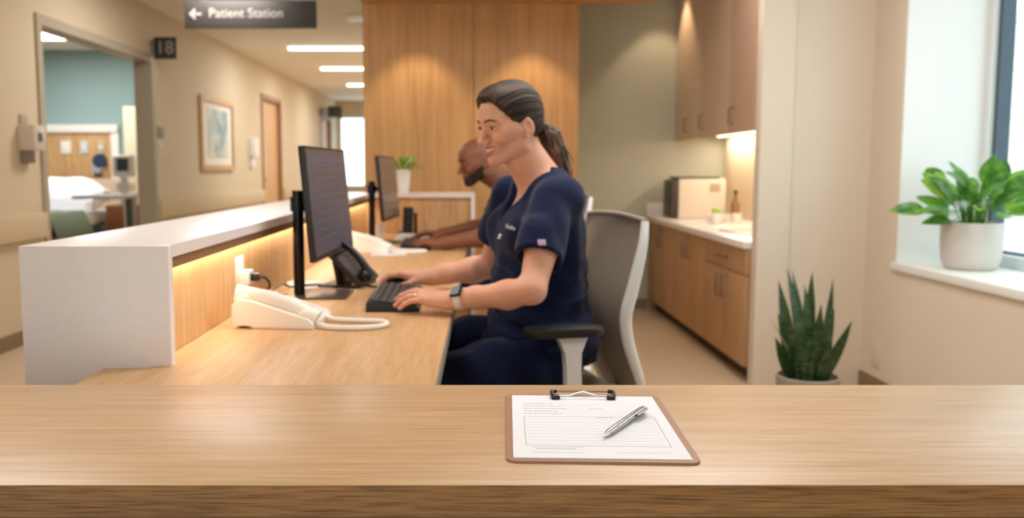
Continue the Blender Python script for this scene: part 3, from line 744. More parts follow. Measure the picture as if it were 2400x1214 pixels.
# ================================================================ task chairs
m_mesh = mat('grey_chair_fabric', rgb(160, 146, 132), .85, bump=.6, bscale=900)
m_cframe = mat('white_chair_frame', rgb(236, 238, 240), .3)
m_pad = mat('black_arm_pad', rgb(30, 29, 30), .5)
def task_chair(loc, rz, label):
    t = thing('task_chair', label, 'chair', loc, None, rz)
    def add(mb, nm, mm, p=None, **k):
        o = mb.build(nm, mm, None, **k); o.parent = p or t; return o
    # local frame: user faces -x, seat centre at origin, floor z=0 ; loc.z = 0
    SH = .55
    prof = [(.245, .50), (.218, .58), (.187, .65), (.164, .715), (.156, .78), (.171, .85), (.187, .92), (.200, .98), (.210, 1.035)]   # (x, z) of the back
    hw = [.150, .185, .205, .215, .222, .228, .230, .228, .215]
    rows = []
    for (x, z), w in zip(prof, hw):
        rows.append([(x - .035*(1-(j/10-1)**2) + .035 - .028*((j/10-1)**2), w*(j/10-1), z + (.012*(1-(j/10-1)**2) if z > 1.03 else 0)) for j in range(21)])
    mb = MB().sheet(rows, thick=.014); back = add(mb, 'backrest', m_mesh)
    for s in (-1, 1):
        pts = [(x+.006, s*(w+.004), z) for (x, z), w in zip(prof, hw)]
        P_ = []
        for i in range(len(pts)-1):
            p0, p1_, p2_, p3 = [Vector(pts[min(max(i+k, 0), len(pts)-1)]) for k in (-1, 0, 1, 2)]
            for k in range(5):
                u = k/5; P_.append(.5*((2*p1_)+(-p0+p2_)*u+(2*p0-5*p1_+4*p2_-p3)*u*u+(-p0+3*p1_-3*p2_+p3)*u**3))
        P_.append(Vector(pts[-1]))
        add(MB().tube(P_, [.011+.007*math.sin(PI*i/(len(P_)-1)) for i in range(len(P_))], 10), 'side_rail', m_cframe, back)
    top = [(prof[-1][0]+.007*((j/10-1)**2), .226*(j/10-1), 1.036+.012*(1-(j/10-1)**2)) for j in range(21)]
    add(MB().tube(top, .008, 10), 'top_rail', m_mesh, back)
    add(MB().tube([(.225, 0, .53), (.19, 0, .45), (.08, 0, .42)], [.03, .035, .035], 12), 'back_bracket', m_cframe)
    seat = MB().prism(rrect(.47, .48, .10), SH-.05, SH, bevel=.02, M=T(-.06, 0, 0))
    add(seat, 'seat', m_mesh)
    add(MB().prism(rrect(.40, .40, .08), SH-.075, SH-.05, bevel=.008, M=T(-.05, 0, 0)), 'seat_pan', m_cframe)
    for s in (-1, 1):
        add(MB().prism(rrect(.22, .085, .04), .737, .760, bevel=.006, M=T(-.03, s*.262, 0)), 'arm_pad', m_pad)
        mb = MB()
        for (z0_, z1_, a0, a1) in ((.45, .765, .030, .034),):
            pass
        sec = [(.44, .052), (.55, .046), (.64, .040), (.69, .046), (.725, .075), (.736, .090)]
        R0 = []
        for z, w in sec: R0.append([(-.01+w*.5*cx_+(.04*(.766-z)), s*(.262-.0)+.016*cy_, z) for cx_, cy_ in ((-1, -1), (1, -1), (1, 1), (-1, 1), (-1, -1))])
        add(mb.sheet(R0), 'arm_post', m_cframe)
        add(MB().box(-.03, min(s*.12, s*.275), .405, .045, max(s*.12, s*.275), .445, bevel=.01), 'arm_bracket', m_cframe)
    add(MB().cyl((0, 0, .10), (0, 0, .43), .028), 'gas_lift', m_blacks)
    for k in range(5):
        a = 2*PI*k/5+.3
        lg = add(MB().tube([(.03*math.cos(a), .03*math.sin(a), .125), (.30*math.cos(a), .30*math.sin(a), .085)], [.028, .018], 10), 'leg', m_cframe)
        add(MB().cyl((.30*math.cos(a)-.014*math.sin(a), .30*math.sin(a)+.014*math.cos(a), .028), (.30*math.cos(a)+.014*math.sin(a), .30*math.sin(a)-.014*math.cos(a), .028), .028), 'caster', m_black, lg)
    return t
task_chair((.222, 2.62, 0), math.radians(13), 'light grey task chair with white frame and black arm pads, under the smiling woman')
task_chair((.38, 4.72, 0), math.radians(4), 'pale task chair behind the bald man, mostly hidden by the woman')
# ================================================================ corridor and wall things
t = thing('hanging_sign', 'dark grey hanging sign with a left arrow over the corridor', 'sign', (-1.69, 7.1, 2.47))
MB().box(-2.20, 7.08, 2.262, -1.185, 7.12, 2.470, bevel=.003).build('sign_board', m_dark, t)
m_txt = mat('sign_lettering', rgb(158, 151, 141), .6)
text_mesh('lettering', 'Patient Station', .098, m_txt, T(-1.725, 7.078, 2.372) @ Rx(PI/2), t, .001, 'CENTER')
mb = MB().prism([(0, 0), (.042, .042), (.054, .030), (.033, .0085), (.095, .0085), (.095, -.0085), (.033, -.0085), (.054, -.030), (.042, -.042)], 0, .002, M=T(-2.165, 7.079, 2.368) @ Rx(PI/2))
mb.build('arrow', m_txt, t, smooth=False)
for x in (-2.05, -1.33): MB().cyl((x, 7.10, 2.468), (x, 7.10, H), .006).build('hanger', m_steel, t)
tag(MB().box(-1.25, 9.05, H-.012, -.80, 9.45, H, bevel=.003).build('ceiling_vent', m_rim), 'flat pale ceiling vent just beyond the hanging sign', 'vent')
def flag_sign(x0, x1, y, z0, z1, txt, label, size):
    t = thing('room_sign', label, 'sign', (x0, y, (z0+z1)/2), 'dark square flag signs above the corridor doors')
    MB().box(x0+.012, y-.008, z0, x1, y+.008, z1, bevel=.002).build('sign_board', m_dark, t)
    MB().box(XL, y-.02, z0+.03, x0+.014, y+.02, z1-.03, bevel=.001).build('bracket', m_steel, t)
    if txt: text_mesh('number', txt, size, m_txt, T((x0+x1)/2+.004, y-.009, (z0+z1)/2) @ Rx(PI/2), t, .001)
    return t
flag_sign(-2.982, -2.758, 8.6, 2.207, 2.410, '18', 'dark square room sign reading 18 beside the patient room doorway', .17)
flag_sign(-2.85, -2.55, 18.15, 2.20, 2.42, None, 'small dark flag sign far down the corridor', .1)
# framed picture
t = thing('framed_picture', 'oak framed abstract print in pale blue and cream on the corridor wall', 'picture', (XL, 10.72, 1.58))
mb = MB(); y0, y1, z0, z1, w = 10.04, 11.42, 1.16, 2.0, .06
mb.box(XL, y0, z0, XL+.035, y0+w, z1); mb.box(XL, y1-w, z0, XL+.035, y1, z1); mb.box(XL, y0+w, z0, XL+.035, y1-w, z0+w); mb.box(XL, y0+w, z1-w, XL+.035, y1-w, z1)
mb.build('picture_frame', m_panel, t, smooth=False)
MB().box(XL+.002, y0+w, z0+w, XL+.012, y1-w, z1-w).build('mount', mat('picture_mount', rgb(236, 228, 214), .8), t, smooth=False)
ma = bpy.data.materials.new('abstract_print'); ma.use_nodes = True
nt = ma.node_tree; b_ = nt.nodes['Principled BSDF']; b_.inputs['Roughness'].default_value = .5
tcn = nt.nodes.new('ShaderNodeTexCoord'); n_ = nt.nodes.new('ShaderNodeTexNoise'); n_.inputs['Scale'].default_value = 2.6; n_.inputs['Detail'].default_value = 3; n_.inputs['Distortion'].default_value = .6
cr = nt.nodes.new('ShaderNodeValToRGB'); e = cr.color_ramp.elements; e[0].position = .36; e[0].color = rgb(132, 158, 160); e[1].position = .68; e[1].color = rgb(222, 200, 170)
k = e.new(.48); k.color = rgb(176, 190, 184); k = e.new(.57); k.color = rgb(208, 206, 190)
nt.links.new(tcn.outputs['Object'], n_.inputs['Vector']); nt.links.new(n_.outputs['Fac'], cr.inputs['Fac']); nt.links.new(cr.outputs['Color'], b_.inputs['Base Color'])
MB().box(XL+.012, y0+.30, z0+.15, XL+.016, y1-.26, z1-.13).build('print', ma, t, smooth=False)
# hand sanitizer dispenser
t = thing('soap_dispenser', 'beige and grey dispenser on the wall left of the patient room doorway', 'dispenser', (XL, 6.08, 1.35))
MB().box(XL, 6.00, 1.30, XL+.115, 6.16, 1.47, bevel=.015).build('housing', mat('dispenser_plastic', rgb(206, 192, 176), .4), t)
MB().box(XL, 6.02, 1.215, XL+.05, 6.14, 1.302, bevel=.008).build('drip_tray', mat('dispenser_grey', rgb(128, 116, 108), .5), t)
MB().box(XL+.112, 6.05, 1.36, XL+.12, 6.11, 1.42, bevel=.003).build('sensor_window', mat('dark_smoked', rgb(88, 80, 76), .3), t)
MB().box(XL, 6.03, 1.47, XL+.012, 6.13, 1.54, bevel=.003).build('back_plate', m_frame, t)
# thermostat and switch by the door
t = thing('thermostat', 'small grey thermostat on the corridor wall right of the doorway', 'thermostat', (XL, 8.76, 1.53))
MB().box(XL, 8.69, 1.485, XL+.022, 8.83, 1.585, bevel=.004).build('housing', mat('thermostat_grey', rgb(146, 142, 132), .5), t)
MB().box(XL+.022, 8.71, 1.52, XL+.024, 8.81, 1.57).build('display', mat('thermo_display', rgb(96, 104, 100), .3), t, smooth=False)
t = thing('light_switch', 'beige light switch under the grey thermostat', 'switch', (XL, 8.76, 1.36))
MB().box(XL, 8.69, 1.30, XL+.008, 8.83, 1.43, bevel=.002).build('plate', mat('switch_beige', rgb(214, 202, 180), .5), t)
MB().box(XL+.008, 8.73, 1.33, XL+.014, 8.79, 1.40, bevel=.002).build('rocker', mat('switch_beige', rgb(214, 202, 180), .5), t)
t = thing('hand_gel_dispenser', 'white dispenser on the wall just before the near oak door', 'dispenser', (XL, 12.4, 1.4))
MB().box(XL, 12.30, 1.34, XL+.09, 12.46, 1.60, bevel=.015).build('housing', m_white, t)
MB().box(XL, 12.33, 1.20, XL+.05, 12.43, 1.34, bevel=.008).build('nozzle', m_white, t)
t = thing('wall_outlet', 'white socket low on the beige wall right of the snake plant', 'socket', (XR, 4.62, .22))
MB().box(XR-.008, 4.57, .15, XR, 4.67, .285, bevel=.002).build('face_plate', mat('outlet_ivory', rgb(214, 204, 192), .4), t)
mb = MB()
for z in (.19, .245): mb.box(XR-.010, 4.60, z-.014, XR-.007, 4.64, z+.014, bevel=.001)
mb.build('outlets', mat('outlet_ivory', rgb(214, 204, 192), .4), t)

# ================================================================ patient room
t = thing('headwall_panel', 'oak wall panel with white top rail behind the patient bed', 'wall panel', (-5.4, 11.78, 1.2))
MB().box(-6.9, 11.76, .25, -4.66, 11.80, 1.66).build('oak_board', m_panel, t, smooth=False)
MB().box(-6.9, 11.72, 1.645, -4.56, 11.80, 1.745, bevel=.006).build('top_rail', m_white, t)
MB().box(-4.66, 11.74, .25, -4.56, 11.80, 1.645, bevel=.004).build('side_rail', m_white, t)
for i, (x, lab, c) in enumerate(((-5.25, 'white square gas outlet plate on the oak wall panel, left one', m_white), (-5.01, 'narrow pale gas outlet plate on the oak wall panel, middle one', mat('pale_blue_plate', rgb(206, 214, 212), .4)), (-4.79, 'beige outlet plate on the oak wall panel, right one', mat('beige_plate', rgb(196, 186, 152), .4)))):
    t = thing('gas_outlet', lab, 'outlet', (x, 11.76, 1.45), 'outlet plates on the patient room wall panel')
    MB().box(x-.065+.015*(i > 0), 11.74, 1.37, x+.065-.015*(i > 0), 11.76, 1.54, bevel=.006).build('plate', c, t)
    MB().cyl((x, 11.742, 1.455), (x, 11.730, 1.455), .022).build('port', m_whitep, t)
t = thing('blood_pressure_gauge', 'dark blue round gauge with hanging cuff on the oak wall panel', 'gauge', (-4.80, 11.76, 1.27))
MB().cyl((-4.80, 11.76, 1.28), (-4.80, 11.68, 1.28), .085).build('dial', mat('gauge_blue', rgb(48, 62, 92), .4), t)
MB().box(-4.90, 11.69, 1.12, -4.78, 11.755, 1.24, bevel=.02).build('cuff', mat('cuff_blue', rgb(160, 172, 190), .7), t)
MB().tube([(-4.76, 11.7, 1.22), (-4.72, 11.68, 1.05), (-4.70, 11.69, .85), (-4.72, 11.7, .70)], .012, 8).build('hose', mat('hose_pink', rgb(196, 150, 136), .6), t)
# bed: head at the back wall
t = thing('hospital_bed', 'hospital bed with white bedding in the patient room', 'bed', (-5.0, 10.5, 0))
BX0, BX1 = -5.45, -4.47
MB().box(BX0, 9.55, .42, BX1, 11.55, .50, bevel=.01).build('bed_frame', m_steel, t)
MB().box(BX0+.02, 9.6, .50, BX1-.02, 11.5, .66, bevel=.05, seg=3).build('mattress', m_paper, t)
MB().box(BX0, 11.55, .30, BX1, 11.62, 1.05, bevel=.03).build('headboard', mat('bed_beige', rgb(198, 178, 152), .5), t)
MB().box(BX0, 9.48, .30, BX1, 9.54, .80, bevel=.03).build('footboard', mat('bed_beige', rgb(198, 178, 152), .5), t)
for x in (BX0+.08, BX1-.08):
    for y in (9.7, 11.4): MB().cyl((x, y, 0), (x, y, .44), .03).build('leg', m_steel, t)
bmx = bmesh.new(); bmesh.ops.create_grid(bmx, x_segments=24, y_segments=20, size=.5)
for v in bmx.verts:
    x, y = v.co.x, v.co.y
    v.co = Vector((-4.96+x*1.02, 10.85+y*.55, .80+.20*max(0, 1-abs(y*2)**3)*max(0, 1-abs(x*1.95)**4)+.03*mnoise.noise(Vector((x*6, y*6, 1))) + .12*(y+.5)))
r = bmesh.ops.solidify(bmx, geom=bmx.faces[:], thickness=.14); mb = MB(); mb.bm.free(); mb.bm = bmx
o = mb.build('pillow', m_paper); tag(o, 'plump white pillow at the raised head of the hospital bed', 'pillow')
m_blank = mat('sage_blanket', rgb(112, 124, 108), .9, bump=.4, bscale=120)
bmx = bmesh.new(); bmesh.ops.create_grid(bmx, x_segments=30, y_segments=24, size=.5)
for v in bmx.verts:
    x, y = v.co.x, v.co.y
    X = -4.95+x*1.14; e_ = max(0, abs(x)-.42)*6
    v.co = Vector((X, 9.98+y*.92, .70+.015*mnoise.noise(Vector((x*8, y*8, 3)))-e_*.55))
bmesh.ops.solidify(bmx, geom=bmx.faces[:], thickness=.025); mb = MB(); mb.bm.free(); mb.bm = bmx
o = mb.build('blanket', m_blank); tag(o, 'sage green blanket folded over the foot of the hospital bed', 'blanket')
# overbed table and vital signs monitor
t = thing('overbed_table', 'grey and white overbed table beside the hospital bed', 'table', (-3.75, 9.25, 0))
MB().box(-3.90, 8.80, .88, -3.42, 9.50, .915, bevel=.01).build('table_top', mat('overbed_top', rgb(186, 190, 200), .4), t)
MB().box(-3.52, 9.18, .06, -3.44, 9.30, .88, bevel=.01).build('post', m_steel, t)
for y in (9.08, 9.38): MB().box(-3.95, y-.03, .03, -3.42, y+.03, .08, bevel=.01).build('foot', m_steel, t)
t = thing('vital_signs_monitor', 'white rounded vital signs monitor on a pole stand', 'medical monitor', (-3.69, 9.62, 0))
MB().box(-3.807, 9.60, 1.09, -3.573, 9.68, 1.325, bevel=.035, seg=3).build('housing', m_white, t)
MB().box(-3.753, 9.594, 1.155, -3.633, 9.601, 1.285).build('screen', mat('vitals_screen', rgb(70, 88, 92), .3), t, smooth=False)
MB().cyl((-3.69, 9.66, .06), (-3.69, 9.66, 1.10), .028).build('pole', m_white, t)
MB().box(-3.765, 9.58, .94, -3.615, 9.74, 1.03, bevel=.02).build('basket', m_white, t)
for k in range(4):
    a = PI/4+k*PI/2; MB().tube([(-3.69, 9.66, .07), (-3.69+.24*math.cos(a), 9.66+.24*math.sin(a), .04)], .02, 8).build('leg', m_white, t)
t = thing('bedside_cabinet', 'dark brown bedside cabinet between the bed and the overbed table', 'cabinet', (-4.15, 10.9, 0))
MB().box(-4.36, 10.75, 0, -3.90, 11.15, .74, bevel=.006).build('body', mat('walnut', rgb(116, 72, 40), .5), t)
MB().box(-4.35, 10.735, .42, -3.91, 10.752, .72, bevel=.003).build('drawer', mat('walnut', rgb(116, 72, 40), .5), t)
t = thing('tall_cupboard', 'tall cream cupboard in the back right corner of the patient room', 'cupboard', (-3.9, 11.3, 0))
m_cream = mat('cream_laminate', rgb(222, 208, 182), .6)
MB().box(-4.21, 11.02, 0, -3.30, 11.60, 1.93, bevel=.004).build('body', m_cream, t)
for x in (-4.20, -3.75): 
    d = MB().box(x, 11.0, .06, x+.44, 11.02, 1.91, bevel=.002).build('door', m_cream, t)
    hb = MB().cyl((x+.40, 10.985, .95), (x+.40, 10.985, 1.10), .008).build('handle', m_steel); put_under(hb, d)

# ================================================================ things in the pantry
t = thing('printer', 'cream box printer with dark side on the pantry worktop', 'printer', (1.85, 7.2, .785))
MB().box(1.655, 7.10, .785, 2.03, 7.42, 1.10, bevel=.015).build('housing', mat('cream_plastic', rgb(226, 216, 200), .4), t)
MB().box(1.60, 7.12, .795, 1.655, 7.40, 1.09, bevel=.010).build('side_cover', mat('dark_grey_plastic', rgb(60, 54, 48), .45), t)
MB().box(1.64, 7.11, 1.10, 1.98, 7.40, 1.115, bevel=.004).build('lid', mat('dark_grey_plastic', rgb(60, 54, 48), .45), t)
MB().box(1.90, 7.094, 1.0, 1.98, 7.101, 1.06).build('display', mat('printer_display', rgb(180, 160, 140), .3), t, smooth=False)
t = thing('white_bowl', 'white low bowl with a small green plant in front of the printer', 'bowl', (1.83, 6.62, .785))
MB().lathe([(0, 0), (.05, 0), (.075, .025), (.082, .06), (.078, .06), (.07, .028), (0, .012)], (1.83, 6.62, .785)).build('bowl', m_whitep, t)
mb = MB()
for k in range(14):
    a = k*2.4; r_ = .012+.022*((k*7) % 5)/5
    mb.ball((1.83+r_*math.cos(a), 6.62+r_*math.sin(a), .865+.02*((k*3) % 4)/4), .016, .012, .012, n=10)
mb.build('leaves', mat('lime_leaf', rgb(150, 186, 84), .5), t)
for (x, y, lab) in ((1.76, 6.40, 'white mug on the pantry worktop, left of the green bowl plant'), (1.93, 6.48, 'white mug on the pantry worktop, right of the green bowl plant')):
    t = thing('mug', lab, 'mug', (x, y, .785), 'white mugs on the pantry worktop')
    MB().lathe([(0, 0), (.034, 0), (.038, .01), (.038, .072), (.034, .072), (.033, .008), (0, .008)], (x, y, .785)).build('cup', m_whitep, t)
    MB().tube([(x-.036, y, .800), (x-.060, y, .806), (x-.062, y, .836), (x-.036, y, .845)], .005, 8).build('handle', m_whitep, t)
t = thing('brown_bottle', 'tall brown bottle beside the printer under the wall cabinets', 'bottle', (2.04, 6.85, .785))
MB().lathe([(0, 0), (.030, 0), (.033, .006), (.033, .12), (.014, .165), (.013, .205), (0, .205)], (2.03, 6.85, .785)).build('glass', mat('amber', rgb(140, 104, 60), .3), t)
MB().cyl((2.03, 6.85, .99), (2.03, 6.85, 1.015), .015).build('cap', m_black, t)
tag(MB().box(1.60, 5.35, .785, 1.98, 5.75, .792, bevel=.002).build('worktop_mat', m_steel), 'flat steel sink cover set in the worktop near the pier', 'sink cover')

# ================================================================ plants
def leaf_mesh(mb, base, d, up, L, W, bend=.5, n=9, cup=.25, tipw=0, prof=None):
    """one blade: a curved surface with a folded midrib"""
    base = Vector(base); d = Vector(d).normalized(); up = Vector(up); side = d.cross(up).normalized(); up = side.cross(d).normalized()
    rows = []; p = base.copy(); cur = d.copy()
    for i in range(n+1):
        u = i/n
        w = W*(prof(u) if prof else (math.sin(PI*u**.8)**.8*(1-.15*u)))
        nrm = side.cross(cur).normalized()
        rows.append([p+side*w*s_+nrm*abs(s_)*w*cup for s_ in (-1, -.5, 0, .5, 1)])
        cur = (cur - up*bend/n*1.0).normalized(); p = p+cur*L/n
    V = [[mb.bm.verts.new(q) for q in row] for row in rows]; fs = []
    for i in range(n):
        for j in range(4): fs.append(mb.bm.faces.new([V[i][j], V[i][j+1], V[i+1][j+1], V[i+1][j]]))
    mb._tag(fs)
def leaf_mat(name, c, c2, trans=.25, stripes=False):
    m = bpy.data.materials.new(name); m.use_nodes = True; nt = m.node_tree; b = nt.nodes['Principled BSDF']
    b.inputs['Roughness'].default_value = .35
    tc = nt.nodes.new('ShaderNodeTexCoord'); n = nt.nodes.new('ShaderNodeTexNoise'); n.inputs['Scale'].default_value = 18
    mp = nt.nodes.new('ShaderNodeMapping'); mp.inputs['Scale'].default_value = (1, 1, 6 if stripes else 1)
    if stripes: n.inputs['Scale'].default_value = 22; n.inputs['Distortion'].default_value = .8
    cr = nt.nodes.new('ShaderNodeValToRGB'); cr.color_ramp.elements[0].color = c; cr.color_ramp.elements[1].color = c2
    cr.color_ramp.elements[0].position = .42; cr.color_ramp.elements[1].position = .62
    nt.links.new(tc.outputs['Object'], mp.inputs['Vector']); nt.links.new(mp.outputs['Vector'], n.inputs['Vector']); nt.links.new(n.outputs['Fac'], cr.inputs['Fac']); nt.links.new(cr.outputs['Color'], b.inputs['Base Color'])
    if trans:
        tl = nt.nodes.new('ShaderNodeBsdfTranslucent'); mxn = nt.nodes.new('ShaderNodeMixShader'); mxn.inputs[0].default_value = trans
        nt.links.new(cr.outputs['Color'], tl.inputs['Color']); out = nt.nodes['Material Output']
        nt.links.new(b.outputs[0], mxn.inputs[1]); nt.links.new(tl.outputs[0], mxn.inputs[2]); nt.links.new(mxn.outputs[0], out.inputs[0])
    return m
m_lily = leaf_mat('lily_leaf', rgb(62, 118, 44), rgb(112, 164, 66), .35)
m_lily2 = leaf_mat('bright_leaf', rgb(96, 160, 44), rgb(160, 200, 84), .4)
m_snake = leaf_mat('snake_leaf', rgb(26, 50, 24), rgb(62, 88, 44), .05, True)
m_soil = mat('potting_soil', rgb(58, 42, 30), .95, bump=.8, bscale=120)
m_ceramic = mat('speckled_ceramic', rgb(206, 200, 192), .6, bump=.25, bscale=150, mottle=.05, mscale=120)
m_pot2 = mat('grey_pot', rgb(158, 148, 134), .7, mottle=.05, mscale=60)
def pot(t, c, prof, m, soil_r, soil_z):
    MB().lathe(prof, c, 48).build('pot', m, t)
    MB().lathe([(0, soil_z+.004), (soil_r*.6, soil_z+.003), (soil_r, soil_z)], c, 32).build('soil', m_soil, t)
# peace lily on the sill
c = (2.325, 4.14, WZ0)
t = thing('potted_plant', 'leafy green plant in a white speckled pot on the window sill', 'plant', c)
pot(t, c, [(0, 0), (.098, 0), (.112, .010), (.124, .04), (.130, .10), (.131, .216), (.122, .218), (.120, .19), (.06, .186), (0, .186)], m_ceramic, .120, .19)
rnd = random.Random(11)
def lily_leaf(a, el, stem, L, W, m, bend):
    r0 = rnd.uniform(.005, .05); b0 = Vector((c[0]+r0*math.cos(a), c[1]+r0*math.sin(a), c[2]+.185))
    d = Vector((math.cos(a)*math.cos(el), math.sin(a)*math.cos(el), math.sin(el)))
    p1 = b0+Vector((0, 0, stem*.5))+d*stem*.2; p2 = b0+d*stem*.75+Vector((0, 0, stem*.25)); 
    mb = MB().tube([b0, p1, p2], [.0032, .0028, .002], 6)
    leaf_mesh(mb, p2, (d*1.0+Vector((0, 0, .1))), (rnd.uniform(-.6, .2), rnd.uniform(-.95, -.35), .75), L, W*1.2, bend*.8, 10, .22)
    o = mb.build('leaf', m, t)
ang = [(3.3, .35), (3.0, .15), (3.6, .25), (2.6, .5), (3.9, .45), (4.3, .3), (4.7, .6), (5.1, .35), (5.6, .2), (6.0, .45), (.2, .3), (.6, .7), (1.2, .8), (1.9, .75), (2.3, .9), (3.2, .75), (4.0, .95), (5.3, .9), (5.9, .75), (.0, 1.0), (2.9, 1.1), (4.6, 1.15), (1.6, 1.2), (3.45, .05), (4.9, .1), (2.75, .8), (4.15, .7), (5.75, .55), (5.0, .8), (3.7, 1.2)]
ang += [(3.1, .55), (3.9, .75), (4.45, .8), (2.5, 1.15), (5.5, .7), (.4, 1.1), (3.3, 1.05), (4.8, .95)]
for i, (a, el) in enumerate(ang):
    k = (i*37 % 10)/10
    inw = 1 if math.cos(a) < .4 else .55      # leaves towards the glass stay short
    lily_leaf(a+rnd.uniform(-.1, .1), el, (.125+.135*k)*(.75+.25*inw), (.125+.06*rnd.random())*(.62+.38*inw), .027+.011*k, m_lily2 if (i % 5 in (0,) or a > 5.2) else m_lily, rnd.uniform(.5, 1.2))
# snake plant on the floor by the pier
c = (1.518, 3.95, 0)
t = thing('snake_plant', 'tall striped snake plant in a grey pot on the floor by the beige pier', 'plant', c)
pot(t, c, [(0, 0), (.105, 0), (.115, .01), (.138, .255), (.128, .258), (.124, .225), (.06, .22), (0, .22)], m_pot2, .124, .226)
rnd = random.Random(5)
sp = [(-.055, .03, .36, -.35, .05), (-.035, -.04, .50, -.14, .02), (0, .02, .42, .02, .0), (.03, -.02, .40, .10, .05), (.06, .03, .45, .22, .0), (.045, -.06, .28, .42, .0), (-.07, -.03, .34, -.28, -.1), (-.01, -.07, .30, .0, -.2),
      (.015, .07, .47, .10, .1), (-.045, .06, .44, -.2, .15), (.08, -.01, .35, .50, .0), (-.09, .0, .26, -.62, .0), (.02, -.09, .24, .15, -.2), (-.03, -.085, .26, -.1, -.15), (.07, .06, .38, .35, .1), (-.015, .03, .48, -.03, .1), (.05, -.03, .32, .2, -.1), (-.06, -.06, .22, -.2, -.2)]
for (dx, dy, L, lx, ly) in sp:
    b0 = (c[0]+dx*.78, c[1]+dy*.8, .222); lx *= .72; mb = MB()
    f = Vector((rnd.uniform(-.5, .5), -1, 0)).normalized()
    leaf_mesh(mb, b0, (lx, ly, 1), f, L*(1.06 if L > .4 else .90), .0205, rnd.uniform(-.25, .25), 12, .35, prof=lambda u: (.50+.85*math.sin(PI*min(1, u*.9+.06))**.9)*(1-u**5)+.001)
    mb.build('leaf', m_snake, t)
for (x0, x1, z1, ly) in ((-.09, -.20, .50, 0),):
    MB().tube([(c[0]-.03, c[1], .23), (c[0]-.11, c[1]-.02, .40), (c[0]-.185, c[1]-.04, .515)], [.004, .0035, .001], 6).build('stem', mat('dry_stem', rgb(150, 134, 96), .7), t)
# small plant on the far ledge
c = (-.422, 5.77, 1.025)
t = thing('potted_plant', 'small bright green plant in a tapered white pot on the far ledge', 'plant', c)
pot(t, c, [(0, 0), (.034, 0), (.047, .135), (.048, .15), (.043, .15), (.041, .13), (0, .128)], m_whitep, .042, .131)
rnd = random.Random(2)
for i in range(26):
    a = i*2.399; el = .15+1.0*((i*13) % 10)/10; mb = MB()
    d = Vector((math.cos(a)*math.cos(el), math.sin(a)*math.cos(el), math.sin(el)))
    b0 = Vector((c[0]+.015*math.cos(a), c[1]+.015*math.sin(a), c[2]+.13)); p2 = b0+d*.04+Vector((0, 0, .02))
    mb.tube([b0, p2], .0025, 5); leaf_mesh(mb, p2, d, (0, 0, 1), rnd.uniform(.065, .105), rnd.uniform(.017, .024), rnd.uniform(.4, 1.1), 7, .2)
    mb.build('leaf', m_lily2 if i % 3 else m_lily, t)

# ================================================================ outside the window
mbk = bpy.data.materials.new('pale_brick'); mbk.use_nodes = True; nt = mbk.node_tree
br = nt.nodes.new('ShaderNodeTexBrick'); br.inputs['Color1'].default_value = rgb(226, 214, 204); br.inputs['Color2'].default_value = rgb(208, 192, 180); br.inputs['Mortar'].default_value = rgb(236, 232, 228)
br.inputs['Scale'].default_value = 1; br.inputs['Brick Width'].default_value = .6; br.inputs['Row Height'].default_value = .2; br.inputs['Mortar Size'].default_value = .02
tcn = nt.nodes.new('ShaderNodeTexCoord'); mp = nt.nodes.new('ShaderNodeMapping'); mp.inputs['Rotation'].default_value = (0, PI/2, PI/2)
sx_ = nt.nodes.new('ShaderNodeSeparateXYZ'); cb = nt.nodes.new('ShaderNodeCombineXYZ')
nt.links.new(tcn.outputs['Object'], sx_.inputs[0]); nt.links.new(sx_.outputs['Y'], cb.inputs['X']); nt.links.new(sx_.outputs['Z'], cb.inputs['Y']); nt.links.new(cb.outputs[0], br.inputs['Vector'])
nt.links.new(br.outputs['Color'], nt.nodes['Principled BSDF'].inputs['Base Color']); nt.nodes['Principled BSDF'].inputs['Roughness'].default_value = .9
o = MB().box(14, -6, -3, 14.4, 40, 5.2).build('brick_building', mbk, smooth=False); tag(o, 'pale brick building across the street outside the window', 'building')
sbox('ground', mat('pale_paving', rgb(190, 188, 184), .9), 2.95, -20, -.3, 30, 60, -.2)
